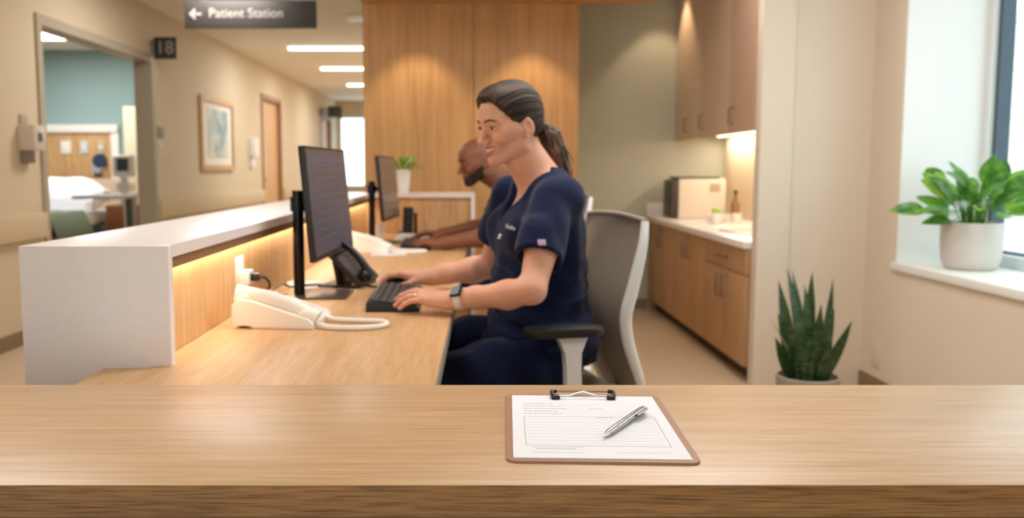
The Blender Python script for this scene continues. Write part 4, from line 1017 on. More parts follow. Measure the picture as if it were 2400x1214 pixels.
# ================================================================ implicit modelling for people: smooth unions of tapered limbs, polygonised as one surface
def _lenv(v): return np.sqrt((v*v).sum(-1))
class Field:
    def __init__(s): s.ops = []
    def add(s, fn, lo, hi, k=.01, op='u'): s.ops.append((fn, np.array(lo, float), np.array(hi, float), k, op)); return s
    def cone(s, a, b, ra, rb, k=.01, op='u', M=None):
        a = np.array(a, float); b = np.array(b, float)
        if M is not None: a = np.array(M @ Vector(a)); b = np.array(M @ Vector(b))
        ab = b-a; L2 = max(1e-12, ab @ ab)
        def fn(P):
            t = np.clip(((P-a) @ ab)/L2, 0, 1)
            return _lenv(P-a-t[:, None]*ab) - (ra+(rb-ra)*t)
        m = max(ra, rb); return s.add(fn, np.minimum(a, b)-m, np.maximum(a, b)+m, k, op)
    def chain(s, pts, rad, k=.01, M=None):
        for i in range(len(pts)-1): s.cone(pts[i], pts[i+1], rad[i], rad[i+1], k, 'u', M)
        return s
    def ell(s, c, r, k=.01, op='u', M=None, rot=None):
        """ellipsoid; M: frame, rot: extra rotation about its centre"""
        r = np.array(r, float); X = (M or Matrix()) @ Matrix.Translation(c)
        if rot is not None: X = X @ rot
        Xi = np.array(X.inverted()); cw = np.array(X.translation); m = r.max()
        sc = np.cbrt(abs(np.linalg.det(np.array(X.to_3x3()))))
        def fn(P):
            q = P @ Xi[:3, :3].T + Xi[:3, 3]
            k0 = _lenv(q/r); k1 = _lenv(q/(r*r))
            return np.where(k1 > 1e-9, k0*(k0-1)/np.maximum(k1, 1e-9), -m)*sc
        return s.add(fn, cw-m*sc, cw+m*sc, k, op)
    def __call__(s, P):
        D = np.full(len(P), .5)
        for fn, lo, hi, k, op in s.ops:
            pad = .045+k
            m = np.all((P > lo-pad) & (P < hi+pad), axis=1)
            if not m.any(): continue
            d = fn(P[m]); D0 = D[m]
            if op == 'u':
                hh = np.clip(k-np.abs(D0-d), 0, None)/k if k > 0 else 0
                D[m] = np.minimum(D0, d) - hh*hh*k*.25
            elif op == 's':
                d = -d; hh = np.clip(k-np.abs(D0-d), 0, None)/k if k > 0 else 0
                D[m] = np.maximum(D0, d) + hh*hh*k*.25
            elif op == 'i':
                hh = np.clip(k-np.abs(D0-d), 0, None)/k if k > 0 else 0
                D[m] = np.maximum(D0, d) + hh*hh*k*.25
            elif op == 'f': D[m] = fn(P[m], D0) if False else D0
        return D
def polygonise(sdf, lo, hi, h, B=8):
    lo = np.array(lo, float); hi = np.array(hi, float)
    nb = np.ceil((hi-lo)/(h*B)).astype(int)
    G = np.stack(np.meshgrid(*[np.arange(n) for n in nb], indexing='ij'), -1).reshape(-1, 3)
    cen = lo + (G+.5)*h*B
    act = []
    for i in range(0, len(G), 400000):
        d = sdf(cen[i:i+400000]); act.append(np.abs(d) < h*B*1.15)
    G = G[np.concatenate(act)]
    loc = np.stack(np.meshgrid(*[np.arange(B+1)]*3, indexing='ij'), -1).reshape(-1, 3)
    n = nb*B+2; cells = []; verts = []; quads_src = []
    key = lambda I: (I[..., 0].astype(np.int64)*n[1]+I[..., 1])*n[2]+I[..., 2]
    step = 1500
    for i in range(0, len(G), step):
        g = G[i:i+step]*B
        I = g[:, None, :]+loc[None]
        D = sdf((lo+I*h).reshape(-1, 3)).reshape(len(g), B+1, B+1, B+1)
        D = np.where(np.abs(D) < 1e-9, 1e-9, D)
        S = D < 0
        c = [S[:, a:a+B, b:b+B, e:e+B] for a in (0, 1) for b in (0, 1) for e in (0, 1)]
        ssum = sum(x.astype(np.int8) for x in c)
        A = (ssum > 0) & (ssum < 8)
        w = np.argwhere(A)
        if not len(w): continue
        def val(a, b, e): return D[w[:, 0], w[:, 1]+a, w[:, 2]+b, w[:, 3]+e]
        V = {(a, b, e): val(a, b, e) for a in (0, 1) for b in (0, 1) for e in (0, 1)}
        acc = np.zeros((len(w), 3)); cnt = np.zeros(len(w))
        for ax_ in range(3):
            for p in (0, 1):
                for q in (0, 1):
                    o0 = [p, q]; o0.insert(ax_, 0); o1 = [p, q]; o1.insert(ax_, 1)
                    d0 = V[tuple(o0)]; d1 = V[tuple(o1)]; cr = (d0 < 0) != (d1 < 0)
                    t = np.where(cr, d0/np.where(cr, d0-d1, 1), 0)
                    pt = np.tile(np.array(o0, float), (len(w), 1)); pt[:, ax_] = t
                    acc[cr] += pt[cr]; cnt[cr] += 1
        base = g[w[:, 0]]+w[:, 1:]
        cells.append(base); verts.append(lo+(base+acc/cnt[:, None])*h)
        for ax_ in range(3):
            o1 = [0, 0, 0]; o1[ax_] = 1
            d0 = V[(0, 0, 0)]; d1 = V[tuple(o1)]; cr = (d0 < 0) != (d1 < 0)
            if cr.any(): quads_src.append((ax_, base[cr], (d0 < 0)[cr]))
    cells = np.concatenate(cells); verts = np.concatenate(verts)
    K = key(cells); order = np.argsort(K); K = K[order]; verts = verts[order]
    F = []
    for ax_, b, neg in quads_src:
        u, v = [(1, 2), (2, 0), (0, 1)][ax_]
        eu = np.zeros(3, int); eu[u] = 1; ev = np.zeros(3, int); ev[v] = 1
        q = np.stack([b, b-eu, b-eu-ev, b-ev], 1); kk = key(q)
        idx = np.searchsorted(K, kk); idx = np.clip(idx, 0, len(K)-1)
        ok = (K[idx] == kk).all(1) & (b[:, u] > 0) & (b[:, v] > 0)
        idx = idx[ok]; ng = neg[ok]
        idx[~ng] = idx[~ng][:, ::-1]
        F.append(idx)
    return verts, np.concatenate(F)
def sdf_object(name, sdf, lo, hi, h, m, parent=None, paint=None, smooth_it=0):
    v, f = polygonise(sdf, lo, hi, h)
    me = bpy.data.meshes.new(name)
    me.vertices.add(len(v)); me.vertices.foreach_set('co', v.astype(np.float32).ravel())
    me.loops.add(len(f)*4); me.loops.foreach_set('vertex_index', f.astype(np.int32).ravel())
    me.polygons.add(len(f)); me.polygons.foreach_set('loop_start', np.arange(0, len(f)*4, 4, dtype=np.int32)); me.polygons.foreach_set('loop_total', np.full(len(f), 4, dtype=np.int32))
    ms = m if isinstance(m, (list, tuple)) else [m]
    for mm in ms: me.materials.append(mm)
    if paint is not None:
        me.polygons.foreach_set('material_index', paint(v[f].mean(1)).astype(np.int32))
    me.update(calc_edges=True); me.validate()
    me.polygons.foreach_set('use_smooth', [True]*len(me.polygons))
    o = bpy.data.objects.new(name, me); C.objects.link(o)
    if parent is not None: put_under(o, parent)
    return o
def waves(P, seed, freq, n=7, stretch=None):
    """cheap smooth noise: a sum of warped sines"""
    r = np.random.RandomState(seed); s = np.zeros(len(P)); Q = P if stretch is None else P*np.array(stretch)
    W = .25*np.sin(Q @ (r.randn(3)*freq*.5)+r.rand()*6)
    for i in range(n):
        d = r.randn(3); d /= np.linalg.norm(d); f = freq*r.uniform(.6, 1.6)
        s += np.sin(Q @ (d*f)+W*3+r.rand()*6.28)
    return s/n**.5

# ---------------------------------------------------------------- head (frame: x forward, y left, z up, origin between the eyes' level and the skull centre)
def add_head(F, M, male=False):
    w = 1.05 if male else 1.0
    F.ell((-.010, 0, .030), (.096, .073*w, .083), .01, 'u', M)
    F.ell((.030, 0, .030), (.060, .061*w, .060), .02, 'u', M)
    F.ell((.034, 0, -.028), (.050, .056*w, .070), .02, 'u', M)
    for s in (-1, 1):
        F.cone((-.002, s*.051*w, -.028), (.004, s*.047*w, -.066), .017, .016, .026, 'u', M)
        F.cone((.004, s*.047*w, -.066), (.066, s*.014*w, -.100), .015, .013+.003*male, .018, 'u', M)
        F.ell((.065, s*.036, -.033), (.022, .021, .020), .014, 'u', M)            # cheek apple
        F.ell((.036, s*.053*w, -.014), (.028, .014, .018), .026, 'u', M)            # cheekbone
        F.cone((.083, s*.012, .020), (.068, s*.044, .020), .009, .008, .014, 'u', M)  # brow
    F.ell((.078, 0, -.099), (.015, .018, .014), .014, 'u', M)                       # chin
    F.ell((.068, 0, -.064), (.026, .028, .026), .016, 'u', M)                       # mouth mound
    for s in (-1, 1): F.ell((.096, s*.031, .002), (.013, .017, .0115), .010, 's', M)   # sockets
    F.chain([(.086, 0, .008), (.097, 0, -.014), (.110, 0, -.034)], [.0065, .0075, .0090], .010, M)
    F.ell((.111, 0, -.037), (.0095, .0105, .0085), .006, 'u', M)
    for s in (-1, 1): F.ell((.100, s*.0125, -.040), (.010, .0065, .0075), .005, 'u', M)
    for s in (-1, 1): F.ell((.104, s*.0065, -.0475), (.004, .003, .003), .002, 's', M)
    for s in (-1, 1):
        F.ell((.0735, s*.0315, .001), (.0150, .0158, .0140), .004, 'u', M)           # lids over the eyeball
        F.ell((.0885, s*.0325, -.0005), (.006, .0122, .0036), .0015, 's', M, rot=Matrix.Rotation(s*.35, 4, 'Z'))
    # ears
    for s in (-1, 1):
        R = Matrix.Rotation(s*-.30, 4, 'Z') @ Matrix.Rotation(.18, 4, 'Y')
        F.ell((-.013, s*.0775*w, -.014), (.0185, .0065, .0305), .004, 'u', M, rot=R)
        F.ell((-.013, s*.0700*w, -.014), (.0120, .009, .0200), .006, 'u', M, rot=R)
        F.ell((-.009, s*.0850*w, -.010), (.0105, .0065, .0185), .003, 's', M, rot=R)
        F.ell((-.006, s*.0760*w, -.040), (.0085, .005, .0095), .004, 'u', M)
def mouth_curve(n=13, W=.0295):
    return [(.0945-15*y*y, y, -.0655+11*y*y) for y in np.linspace(-W, W, n)]
def add_mouth(F, M, open_=.0072):
    for (x, y, z) in mouth_curve(13, .0262):
        o = open_*(1-(y/.029)**2)
        F.ell((x+.001, y, z), (.010, .0035, max(.0012, o)), .002, 's', M)
    up = []; lo_ = []
    for (x, y, z) in mouth_curve(13):
        o = open_*(1-(y/.0305)**2); up.append((x-.0015, y, z+o+.0022)); lo_.append((x-.002, y, z-o-.0032))
    ru = [.0024+.0014*(1-(abs(p[1])/.0295)**2) for p in up]; rl = [.0024+.0030*(1-(p[1]/.0295)**2) for p in lo_]
    F.chain(up, ru, .0022, M); F.chain(lo_, rl, .0022, M)
def lip_paint(M, extra=None):
    Mi = np.array(M.inverted()); mc = np.array(mouth_curve(25))
    def f(Cn):
        q = Cn @ Mi[:3, :3].T + Mi[:3, 3]
        out = np.zeros(len(Cn), int)
        zc = -.0655+11*q[:, 1]**2; xc = .0945-15*q[:, 1]**2
        t = 1-(np.abs(q[:, 1])/.0305)**2
        lip = (np.abs(q[:, 1]) < .0295) & (q[:, 0] > xc-.008) & (q[:, 2] < zc+.0030+.0088*t) & (q[:, 2] > zc-.003-.0130*t)
        out[lip] = 1
        if extra: out = extra(q, out)
        return out
    return f

# ---------------------------------------------------------------- hand: root at the wrist, d towards the knuckles, n away from the palm (back of the hand), thumb on side s
def add_hand(F, W, d, n, s, curl=(.22, .42, .30), scale=1.0, spread=.10, thumb=(.55, -.35), lift=(0, 0, 0, 0)):
    d = Vector(d).normalized(); n = (Vector(n)-d*Vector(n).dot(d)).normalized(); s = Vector(s); s = (s-d*s.dot(d)-n*s.dot(n)).normalized(); W = Vector(W)
    P = lambda a, b, c: W+(d*a+s*b+n*c)*scale
    kn = [(.086, .028, .004), (.090, .0095, .006), (.086, -.0095, .005), (.078, -.027, .001)]
    L = [(.042, .026, .021), (.046, .030, .022), (.043, .028, .021), (.034, .021, .018)]
    R = [(.0092, .0082, .0074, .0062), (.0093, .0083, .0075, .0063), (.0089, .0080, .0072, .0060), (.0080, .0071, .0064, .0054)]
    F.cone(P(-.02, 0, 0), P(.012, 0, 0), .026*scale, .024*scale, .016)
    for i, (a, b, c) in enumerate(kn):
        F.cone(P(.008, b*.55, -.001), P(a, b, c-.003), .0165*scale, .0115*scale, .012)
        F.ell(P(a, b, c-.001), (.0098*scale,)*3, .006)
    F.cone(P(.02, -.018, -.008), P(.06, -.022, -.007), .014*scale, .012*scale, .012)
    F.cone(P(.018, .018, -.008), P(.052, .020, -.008), .016*scale, .012*scale, .012)
    tips = []
    for i, (a, b, c) in enumerate(kn):
        p = P(a, b, c-.002); ang = curl[0]*(1+.12*i)-lift[i]; sp = spread*(1.2-i*.8)
        for j in range(3):
            v = (d*math.cos(ang)-n*math.sin(ang)+s*sp).normalized()
            q = p+v*L[i][j]*scale
            F.cone(p, q, R[i][j]*scale, R[i][j+1]*scale, .003 if j else .006)
            if j == 0: mid = (p.copy(), q.copy())
            p = q; ang += curl[1] if j == 0 else curl[2]
        tips.append((p.copy(), v.copy(), mid, n))
    p = P(.018, .024, -.006)
    for j, (l, r0, r1, up, out) in enumerate(((.042, .0145, .0105, thumb[1], thumb[0]+.25), (.032, .0105, .0092, thumb[1]-.02, thumb[0]-.05), (.026, .0092, .0070, thumb[1]-.05, thumb[0]-.25))):
        v = (d*math.cos(out)+s*math.sin(out)+n*up).normalized(); q = p+v*l*scale
        F.cone(p, q, r0*scale, r1*scale, .008 if j == 0 else .003); p = q
    tips.append((p.copy(), v.copy(), None, n))
    return tips
# ================================================================ people
def skin_mat(name, c, c2, sss=.12):
    m = mat(name, c, .48, sss=sss, spec=.4); nt = m.node_tree; b = nt.nodes['Principled BSDF']
    tc = nt.nodes.new('ShaderNodeTexCoord'); n = nt.nodes.new('ShaderNodeTexNoise'); n.inputs['Scale'].default_value = 22; n.inputs['Detail'].default_value = 5
    mx_ = nt.nodes.new('ShaderNodeMixRGB'); mx_.inputs['Color1'].default_value = c; mx_.inputs['Color2'].default_value = c2
    nt.links.new(tc.outputs['Object'], n.inputs['Vector']); nt.links.new(n.outputs['Fac'], mx_.inputs['Fac']); nt.links.new(mx_.outputs['Color'], b.inputs['Base Color'])
    n2 = nt.nodes.new('ShaderNodeTexNoise'); n2.inputs['Scale'].default_value = 700; bp = nt.nodes.new('ShaderNodeBump'); bp.inputs['Strength'].default_value = .08; bp.inputs['Distance'].default_value = .0008
    nt.links.new(tc.outputs['Object'], n2.inputs['Vector']); nt.links.new(n2.outputs['Fac'], bp.inputs['Height']); nt.links.new(bp.outputs['Normal'], b.inputs['Normal'])
    return m
def cloth_mat(name, c):
    m = mat(name, c, .85, sheen=.12, bump=.35, bscale=1400, mottle=.10, mscale=9, spec=.2)
    return m
def hair_mat(name, c, c2, M, stretch=(5, 60, 60), rough=.38):
    m = bpy.data.materials.new(name); m.use_nodes = True; nt = m.node_tree; b = nt.nodes['Principled BSDF']
    b.inputs['Roughness'].default_value = rough; b.inputs['Specular IOR Level'].default_value = .35
    tc = nt.nodes.new('ShaderNodeTexCoord'); mp = nt.nodes.new('ShaderNodeMapping'); mp.vector_type = 'POINT'
    e = M.to_3x3().transposed().to_euler(); mp.inputs['Rotation'].default_value = e
    mp2 = nt.nodes.new('ShaderNodeMapping'); mp2.inputs['Scale'].default_value = stretch
    n = nt.nodes.new('ShaderNodeTexNoise'); n.inputs['Scale'].default_value = 1; n.inputs['Detail'].default_value = 6; n.inputs['Distortion'].default_value = .5
    cr = nt.nodes.new('ShaderNodeValToRGB'); cr.color_ramp.elements[0].color = c; cr.color_ramp.elements[1].color = c2; cr.color_ramp.elements[0].position = .42; cr.color_ramp.elements[1].position = .72
    bp = nt.nodes.new('ShaderNodeBump'); bp.inputs['Strength'].default_value = .6; bp.inputs['Distance'].default_value = .003
    nt.links.new(tc.outputs['Object'], mp.inputs['Vector']); nt.links.new(mp.outputs['Vector'], mp2.inputs['Vector']); nt.links.new(mp2.outputs['Vector'], n.inputs['Vector'])
    nt.links.new(n.outputs['Fac'], cr.inputs['Fac']); nt.links.new(cr.outputs['Color'], b.inputs['Base Color']); nt.links.new(n.outputs['Fac'], bp.inputs['Height']); nt.links.new(bp.outputs['Normal'], b.inputs['Normal'])
    return m
def head_frame(pos, yaw, pitch, roll, sc):
    return Matrix.Translation(pos) @ Matrix.Rotation(PI+yaw, 4, 'Z') @ Matrix.Rotation(pitch, 4, 'Y') @ Matrix.Rotation(roll, 4, 'X') @ Matrix.Scale(sc, 4)
def to_local(P, M):
    Mi = np.array(M.inverted()); return P @ Mi[:3, :3].T + Mi[:3, 3]
m_eyew = mat('eye_white', rgb(225, 220, 214), .2); m_iris = mat('iris_brown', rgb(60, 38, 24), .15); m_pupil = mat('pupil', rgb(8, 6, 5), .1)
m_teeth = mat('teeth', rgb(236, 230, 220), .25); m_brow = mat('dark_brow', rgb(56, 40, 32), .8); m_mouthin = mat('mouth_inner', rgb(110, 50, 46), .6)
def eyes(t, M, look=(1, 0, -.10)):
    for s in (-1, 1):
        c = Vector((.0735, s*.0315, .0005)); g = Vector(look).normalized()
        mb = MB().ball(c, .0132, n=24, M=M); o = mb.build('eyeball', m_eyew, t)
        q = g.to_track_quat('Z', 'Y').to_matrix().to_4x4()
        i = MB().lathe([(0, .0138), (.003, .0137), (.0060, .0120), (.0060, .0110), (0, .0110)], M=M @ T(c) @ q).build('iris', m_iris); put_under(i, o)
        p = MB().lathe([(0, .01395), (.0026, .0138), (.0026, .0120), (0, .0120)], M=M @ T(c) @ q).build('pupil', m_pupil); put_under(p, o)
def brows_lashes(t, M, F, thick=1.0):
    for s in (-1, 1):
        pts = [(.099, s*.010, .0185), (.0965, s*.020, .0225), (.0905, s*.032, .0245), (.080, s*.044, .0215), (.0725, s*.050, .0175)]
        W = [M @ Vector(p) for p in pts]; out = []
        for w_ in W:      # settle the brow on the skin
            P_ = np.array([list(w_ + (M.to_3x3() @ Vector((1, 0, 0))).normalized()*k*.001) for k in range(-22, 16)]); d = F(P_)
            j = int(np.argmax(d > .0002)); out.append(Vector(P_[j]))
        MB().tube(out, [.0016*thick, .0026*thick, .0026*thick, .0020*thick, .0010*thick], 8).build('eyebrow', m_brow, t)
        lp = []
        for k in range(9):
            a = math.radians(-72+144*k/8); lp.append(M @ (Vector((.0735, s*.0315, .001)) + Vector((math.cos(a)*.0158, s*math.sin(a)*.0152, .0036*math.cos(a)+.0008))))
        MB().tube(lp, [.0006, .0010, .0012, .0013, .0013, .0013, .0014, .0014, .0008], 6).build('eyelashes', m_brow, t)
def teeth(t, M):
    rows = []
    for z0 in (.0075, -.0028): rows.append([M @ Vector((x-.0045, y, z+z0)) for (x, y, z) in mouth_curve(15, .0255)])
    MB().sheet(rows, thick=.002*1).build('teeth', m_teeth, t)
    rows = [[M @ Vector((x-.011, y, z+z0)) for (x, y, z) in mouth_curve(15, .0265)] for z0 in (.009, -.010)]
    MB().sheet(rows, thick=.001).build('mouth_inner', m_mouthin, t)

# ---------------- woman
HM = head_frame((.1136, 2.58, 1.3074), .5555, .2009, -.0036, .9425)
TH = math.radians(17); BF = Vector((-math.cos(TH), -math.sin(TH), 0)); BL = Vector((math.sin(TH), -math.cos(TH), 0))
def body_frame(o, f, l): return Matrix(((f.x, l.x, 0, o[0]), (f.y, l.y, 0, o[1]), (0, 0, 1, o[2]), (0, 0, 0, 1)))
BM = body_frame((.205, 2.615, .010), BF, BL)
S1, E1, W1 = (.226, 2.458, 1.088), (.162, 2.290, .868), (-.040, 2.418, .824)
S2, E2, W2 = (.126, 2.770, 1.102), (.075, 2.945, .862), (-.135, 2.945, .823)
def torso(F, M, off=0.0, k=.03, wide=1.0):
    F.ell((-.015, 0, .66), (.120+off, (.165+off)*wide, .115+off), k, 'u', M)
    F.ell((.0, 0, .80), (.100+off, (.132+off)*wide, .15+off), k+.03, 'u', M)
    F.ell((.0, 0, .955), (.108+off, (.150+off)*wide, .155+off), k+.02, 'u', M)
    F.cone((-.012, -.135*wide, 1.082), (-.012, .135*wide, 1.082), .052+off, .052+off, k+.01, 'u', M)
    F.cone((-.012, -.10*wide, 1.095), (-.005, -.0, 1.135), .042+off, .050+off, k, 'u', M)
    F.cone((-.012, .10*wide, 1.095), (-.005, .0, 1.135), .042+off, .050+off, k, 'u', M)
F = Field(); torso(F, BM)
for s in (-1, 1): F.ell((.070, s*.070, .985), (.055, .062, .060), .03, 'u', BM)
neck_top = HM @ Vector((-.022, 0, -.045)); neck_bot = BM @ Vector((-.008, 0, 1.115))
F.chain([neck_bot, (neck_bot+neck_top)/2, neck_top], [.056, .046, .048], .035)
F.cone(HM @ Vector((.02, 0, -.075)), neck_bot+Vector((-.02, 0, .02)), .030, .040, .03)
add_head(F, HM); add_mouth(F, HM)
F.chain([S1, tuple(Vector(S1).lerp(Vector(E1), .5)), E1], [.050, .045, .034], .02)
F.chain([E1, tuple(Vector(E1).lerp(Vector(W1), .30)+Vector((0, 0, -.004))), tuple(Vector(E1).lerp(Vector(W1), .72)), W1], [.034, .0365, .028, .024], .02)
F.chain([S2, tuple(Vector(S2).lerp(Vector(E2), .5)), E2], [.050, .045, .038], .02)
F.chain([E2, tuple(Vector(E2).lerp(Vector(W2), .30)+Vector((0, 0, -.004))), tuple(Vector(E2).lerp(Vector(W2), .72)), W2], [.038, .041, .031, .026], .02)
tips1 = add_hand(F, W1, (-.90, .40, .06), (0, -.18, 1), (.35, .85, 0), curl=(.14, .34, .26), thumb=(.40, -.28), spread=.10, lift=(.10, .06, .0, .0), scale=1.06)
tips2 = add_hand(F, W2, (-.95, .30, .10), (-.15, 0, 1), (.1, -1, 0), curl=(.22, .40, .30), thumb=(.35, -.38), spread=.06, scale=.96)
m_skinw = skin_mat('fair_skin', rgb(226, 176, 150), rgb(214, 154, 130)); m_lipw = mat('rose_lips', rgb(186, 104, 98), .35, sss=.1)
wl = (-.32, 2.15, .55); wh = (.42, 3.12, 1.46)
woman = thing('person', 'smiling woman in navy scrubs typing at the near monitor, dark hair in a ponytail', 'person', (.205, 2.615, 0))
skin_obj = sdf_object('body', F, wl, wh, .0022, [m_skinw, m_lipw], woman, lip_paint(HM))
eyes(woman, HM, (1, .05, -.12)); brows_lashes(woman, HM, F); teeth(woman, HM)
# fingernails
def nails(t, tips, m):
    mb = MB()
    for (p, v, mid, n) in tips:
        nn = (Vector(n)-v*Vector(n).dot(v)).normalized(); s = v.cross(nn)
        R = Matrix((s, v, nn)).transposed().to_4x4()
        mb.ball((0, 0, 0), .0042, .0058, .0018, M=T(p-v*.001+nn*.0048) @ R, n=12)
    mb.build('fingernails', m, t)
nails(woman, tips1, mat('nails', rgb(232, 190, 172), .25))
# hair: cap swept back, ponytail
HF = Field()
HF.ell((-.014, 0, .037), (.1035, .0815, .0935), .004, 'u', HM)
HF.ell((-.055, 0, .005), (.058, .062, .075), .02, 'u', HM)
HF.ell((.045, 0, .068), (.050, .056, .052), .02, 'u', HM)
def front_cut(P):
    q = to_local(P, HM); y = np.abs(q[:, 1])
    # hairline: high on the forehead, falling across the temple to a point before the ear
    zz = q[:, 2] - (.082 - 6.0*y*y - 18*np.clip(y-.045, 0, 1)**2)
    v = (q[:, 0]-.015)*.80 - (q[:, 2]+.006)*.60 - .004
    v = v + .006*np.sin(y*60)
    return -v*.94
HF.add(front_cut, HM.translation-Vector((.2, .2, .2)), HM.translation+Vector((.2, .2, .2)), .005, 's')
HF.ell((-.004, .085, -.042), (.032, .035, .046), .006, 's', HM); HF.ell((-.004, -.085, -.042), (.032, .035, .046), .006, 's', HM)
def nape_cut(P):
    q = to_local(P, HM); return (q[:, 2]+.062+.35*(q[:, 0]+.06))*.94
HF.add(nape_cut, HM.translation-Vector((.2, .2, .2)), HM.translation+Vector((.2, .2, .2)), .010, 's')
PB = HM @ Vector((-.100, 0, -.030))
def hair_fn(P):
    d = HF(P); q = to_local(P, HM)
    ang = np.arctan2(q[:, 2]-.0, np.abs(q[:, 1])+.001); r = np.sqrt((q[:, 0]+.10)**2+.0004)
    return d - .0005*np.sin(ang*52+q[:, 0]*20) - .0006*np.sin(ang*23+2+q[:, 1]*30)
m_hair = hair_mat('dark_brown_hair', rgb(32, 21, 15), rgb(88, 60, 43), HM, (7, 60, 80), .58)
sdf_object('hair', hair_fn, wl, (.42, 2.85, 1.47), .0024, m_hair, woman)
PT = Field()
p0 = PB; p1 = PB+Vector((.018, .006, -.004)); p2 = PB+Vector((.040, .008, -.030)); p3 = PB+Vector((.058, .006, -.080)); p4 = PB+Vector((.076, .002, -.130)); p5 = PB+Vector((.090, 0, -.180))
PT.chain([p0, p1, p2, p3, p4, p5], [.018, .018, .029, .030, .023, .008], .02)
def pt_fn(P):
    d = PT(P); return d - .0011*np.sin(P[:, 0]*420+P[:, 2]*140) - .0009*np.sin(P[:, 1]*380+P[:, 2]*80+1)
m_hair2 = hair_mat('ponytail_hair', rgb(30, 20, 14), rgb(118, 84, 60), Matrix(), (60, 60, 7), .55)
pony = sdf_object('ponytail', pt_fn, (.10, 2.5, 1.0), (.42, 2.8, 1.40), .0026, m_hair2, woman)
MB().tube([PB+Vector((.012*0+.010, .021*math.sin(a), .021*math.cos(a))) for a in np.linspace(0, 2*PI, 17)[:-1]], .0045, 8, closed=True).build('hair_tie', m_black, pony)
mb = MB(); rnd = random.Random(4)
for k in range(16):
    a = rnd.uniform(0, 6.28); r_ = rnd.uniform(.022, .036); e_ = p4+Vector((rnd.uniform(-.004, .036), rnd.uniform(-.03, .03), rnd.uniform(-.07, .03)))
    s_ = p2+Vector((r_*math.cos(a)*.8, r_*math.sin(a), .0)); mdl = s_.lerp(e_, .55)+Vector((.012, 0, .008))
    mb.tube([s_, s_.lerp(mdl, .6)+Vector((.004, 0, 0)), mdl, mdl.lerp(e_, .6)+Vector((.001, 0, 0)), e_], [.0022, .0022, .0018, .0014, .0004], 5)
mb.build('loose_strands', m_hair2, pony)
# scrub top
CF = Field(); torso(CF, BM, .014, .035, 1.02)
CF.ell((.0, 0, .80), (.126, .156, .17), .05, 'u', BM)
CF.ell((.0, 0, .67), (.150, .190, .09), .05, 'u', BM)
for s in (-1, 1): CF.ell((.072, s*.070, .985), (.066, .074, .072), .04, 'u', BM)
SL1 = Vector(S1).lerp(Vector(E1), .66); SL2 = Vector(S2).lerp(Vector(E2), .56)
CF.cone(S1, SL1, .057, .066, .03); CF.cone(S2, SL2, .058, .060, .03)
d1 = (Vector(E1)-Vector(S1)).normalized(); d2 = (Vector(E2)-Vector(S2)).normalized()
def plane_cut(F_, p, d, lo, hi, k=.003):
    p = np.array(p); d = np.array(d); F_.add(lambda P: -((P-p) @ d), lo, hi, k, 's')
pc1 = Vector(S1)+d1*.185; pc2 = Vector(S2)+d2*.175
for pc, dd in ((pc1, d1), (pc2, d2)):
    c0 = pc+dd*.08
    # cut only the sleeve: a ball region beyond the hem plane
    def fn(P, pc=np.array(pc), dd=np.array(dd), c0=np.array(c0)):
        return np.maximum(-((P-pc) @ dd), _lenv(P-c0-dd*.02)-.125)
    lo_ = np.array(c0)-.16; CF.add(fn, lo_, np.array(c0)+.16, .004, 's')
# everything solid again where the trunk is
TF = Field(); torso(TF, BM, .014, .035, 1.02); TF.ell((.0, 0, .80), (.126, .156, .17), .05, 'u', BM); TF.ell((.0, 0, .67), (.150, .190, .09), .05, 'u', BM)
for s in (-1, 1): TF.ell((.072, s*.070, .985), (.066, .074, .072), .04, 'u', BM)
neckc = np.array(BM @ Vector((-.006, 0, 1.15)))
VB = .055      # V neck bottom is at body z 1.045
def neck_open(q):
    """signed value of the neck opening in the body frame: negative inside"""
    ring = np.sqrt(((q[:, 0]+.010)/1.0)**2+(q[:, 1]/1.08)**2)-.070
    ring = np.maximum(ring, 1.085-q[:, 2])
    vee = (np.abs(q[:, 1]) - (q[:, 2]-1.020)*.66)*.85
    vee = np.maximum(vee, .0-q[:, 0])
    return np.minimum(ring, vee)
def folds(P):
    q = to_local(P, BM); z = q[:, 2]
    f = .0042*waves(P, 3, 52, 7, (1, 1, .45)) + .004*waves(P, 4, 22, 4)
    low = np.clip((1.0-z)/.25, 0, 1)
    f += .0085*low*waves(P, 8, 58, 6, (.6, .6, 1.5))
    f += .0035*np.clip((.90-z)/.14, 0, 1)*np.sin(z*95+2.2*np.sin(q[:, 1]*14)+q[:, 0]*16)
    return np.clip(f, -.005, .012)
def top_fn(P):
    base = np.minimum(CF(P), TF(P)); q = to_local(P, BM)
    no = neck_open(q)
    band = .0016*(np.clip(1-np.abs(no-.011)/.011, 0, 1) > .05)
    base = base - folds(P)*np.clip((1.12-q[:, 2])/.1, 0, 1) - band
    inner = base + .0045
    shell = np.maximum(base, -no)
    # open sleeves: hollow them at the hems
    for S_, d_, E_ in ((S1, d1, E1), (S2, d2, E2)):
        S_ = np.array(S_); d_ = np.array(d_); u = (P-S_) @ d_
        r = _lenv(P-S_-u[:, None]*d_)
        hol = np.maximum(r-.0525, -(u-.125)); hol = np.maximum(hol, u-.30)
        shell = np.maximum(shell, -np.where(u > .10, hol, 1))
    return np.maximum(shell, .615-q[:, 2])
m_navy = cloth_mat('navy_scrubs', rgb(16, 26, 60))
top = sdf_object('scrub_top', top_fn, (-.02, 2.15, .58), (.44, 3.10, 1.24), .0032, m_navy, woman)
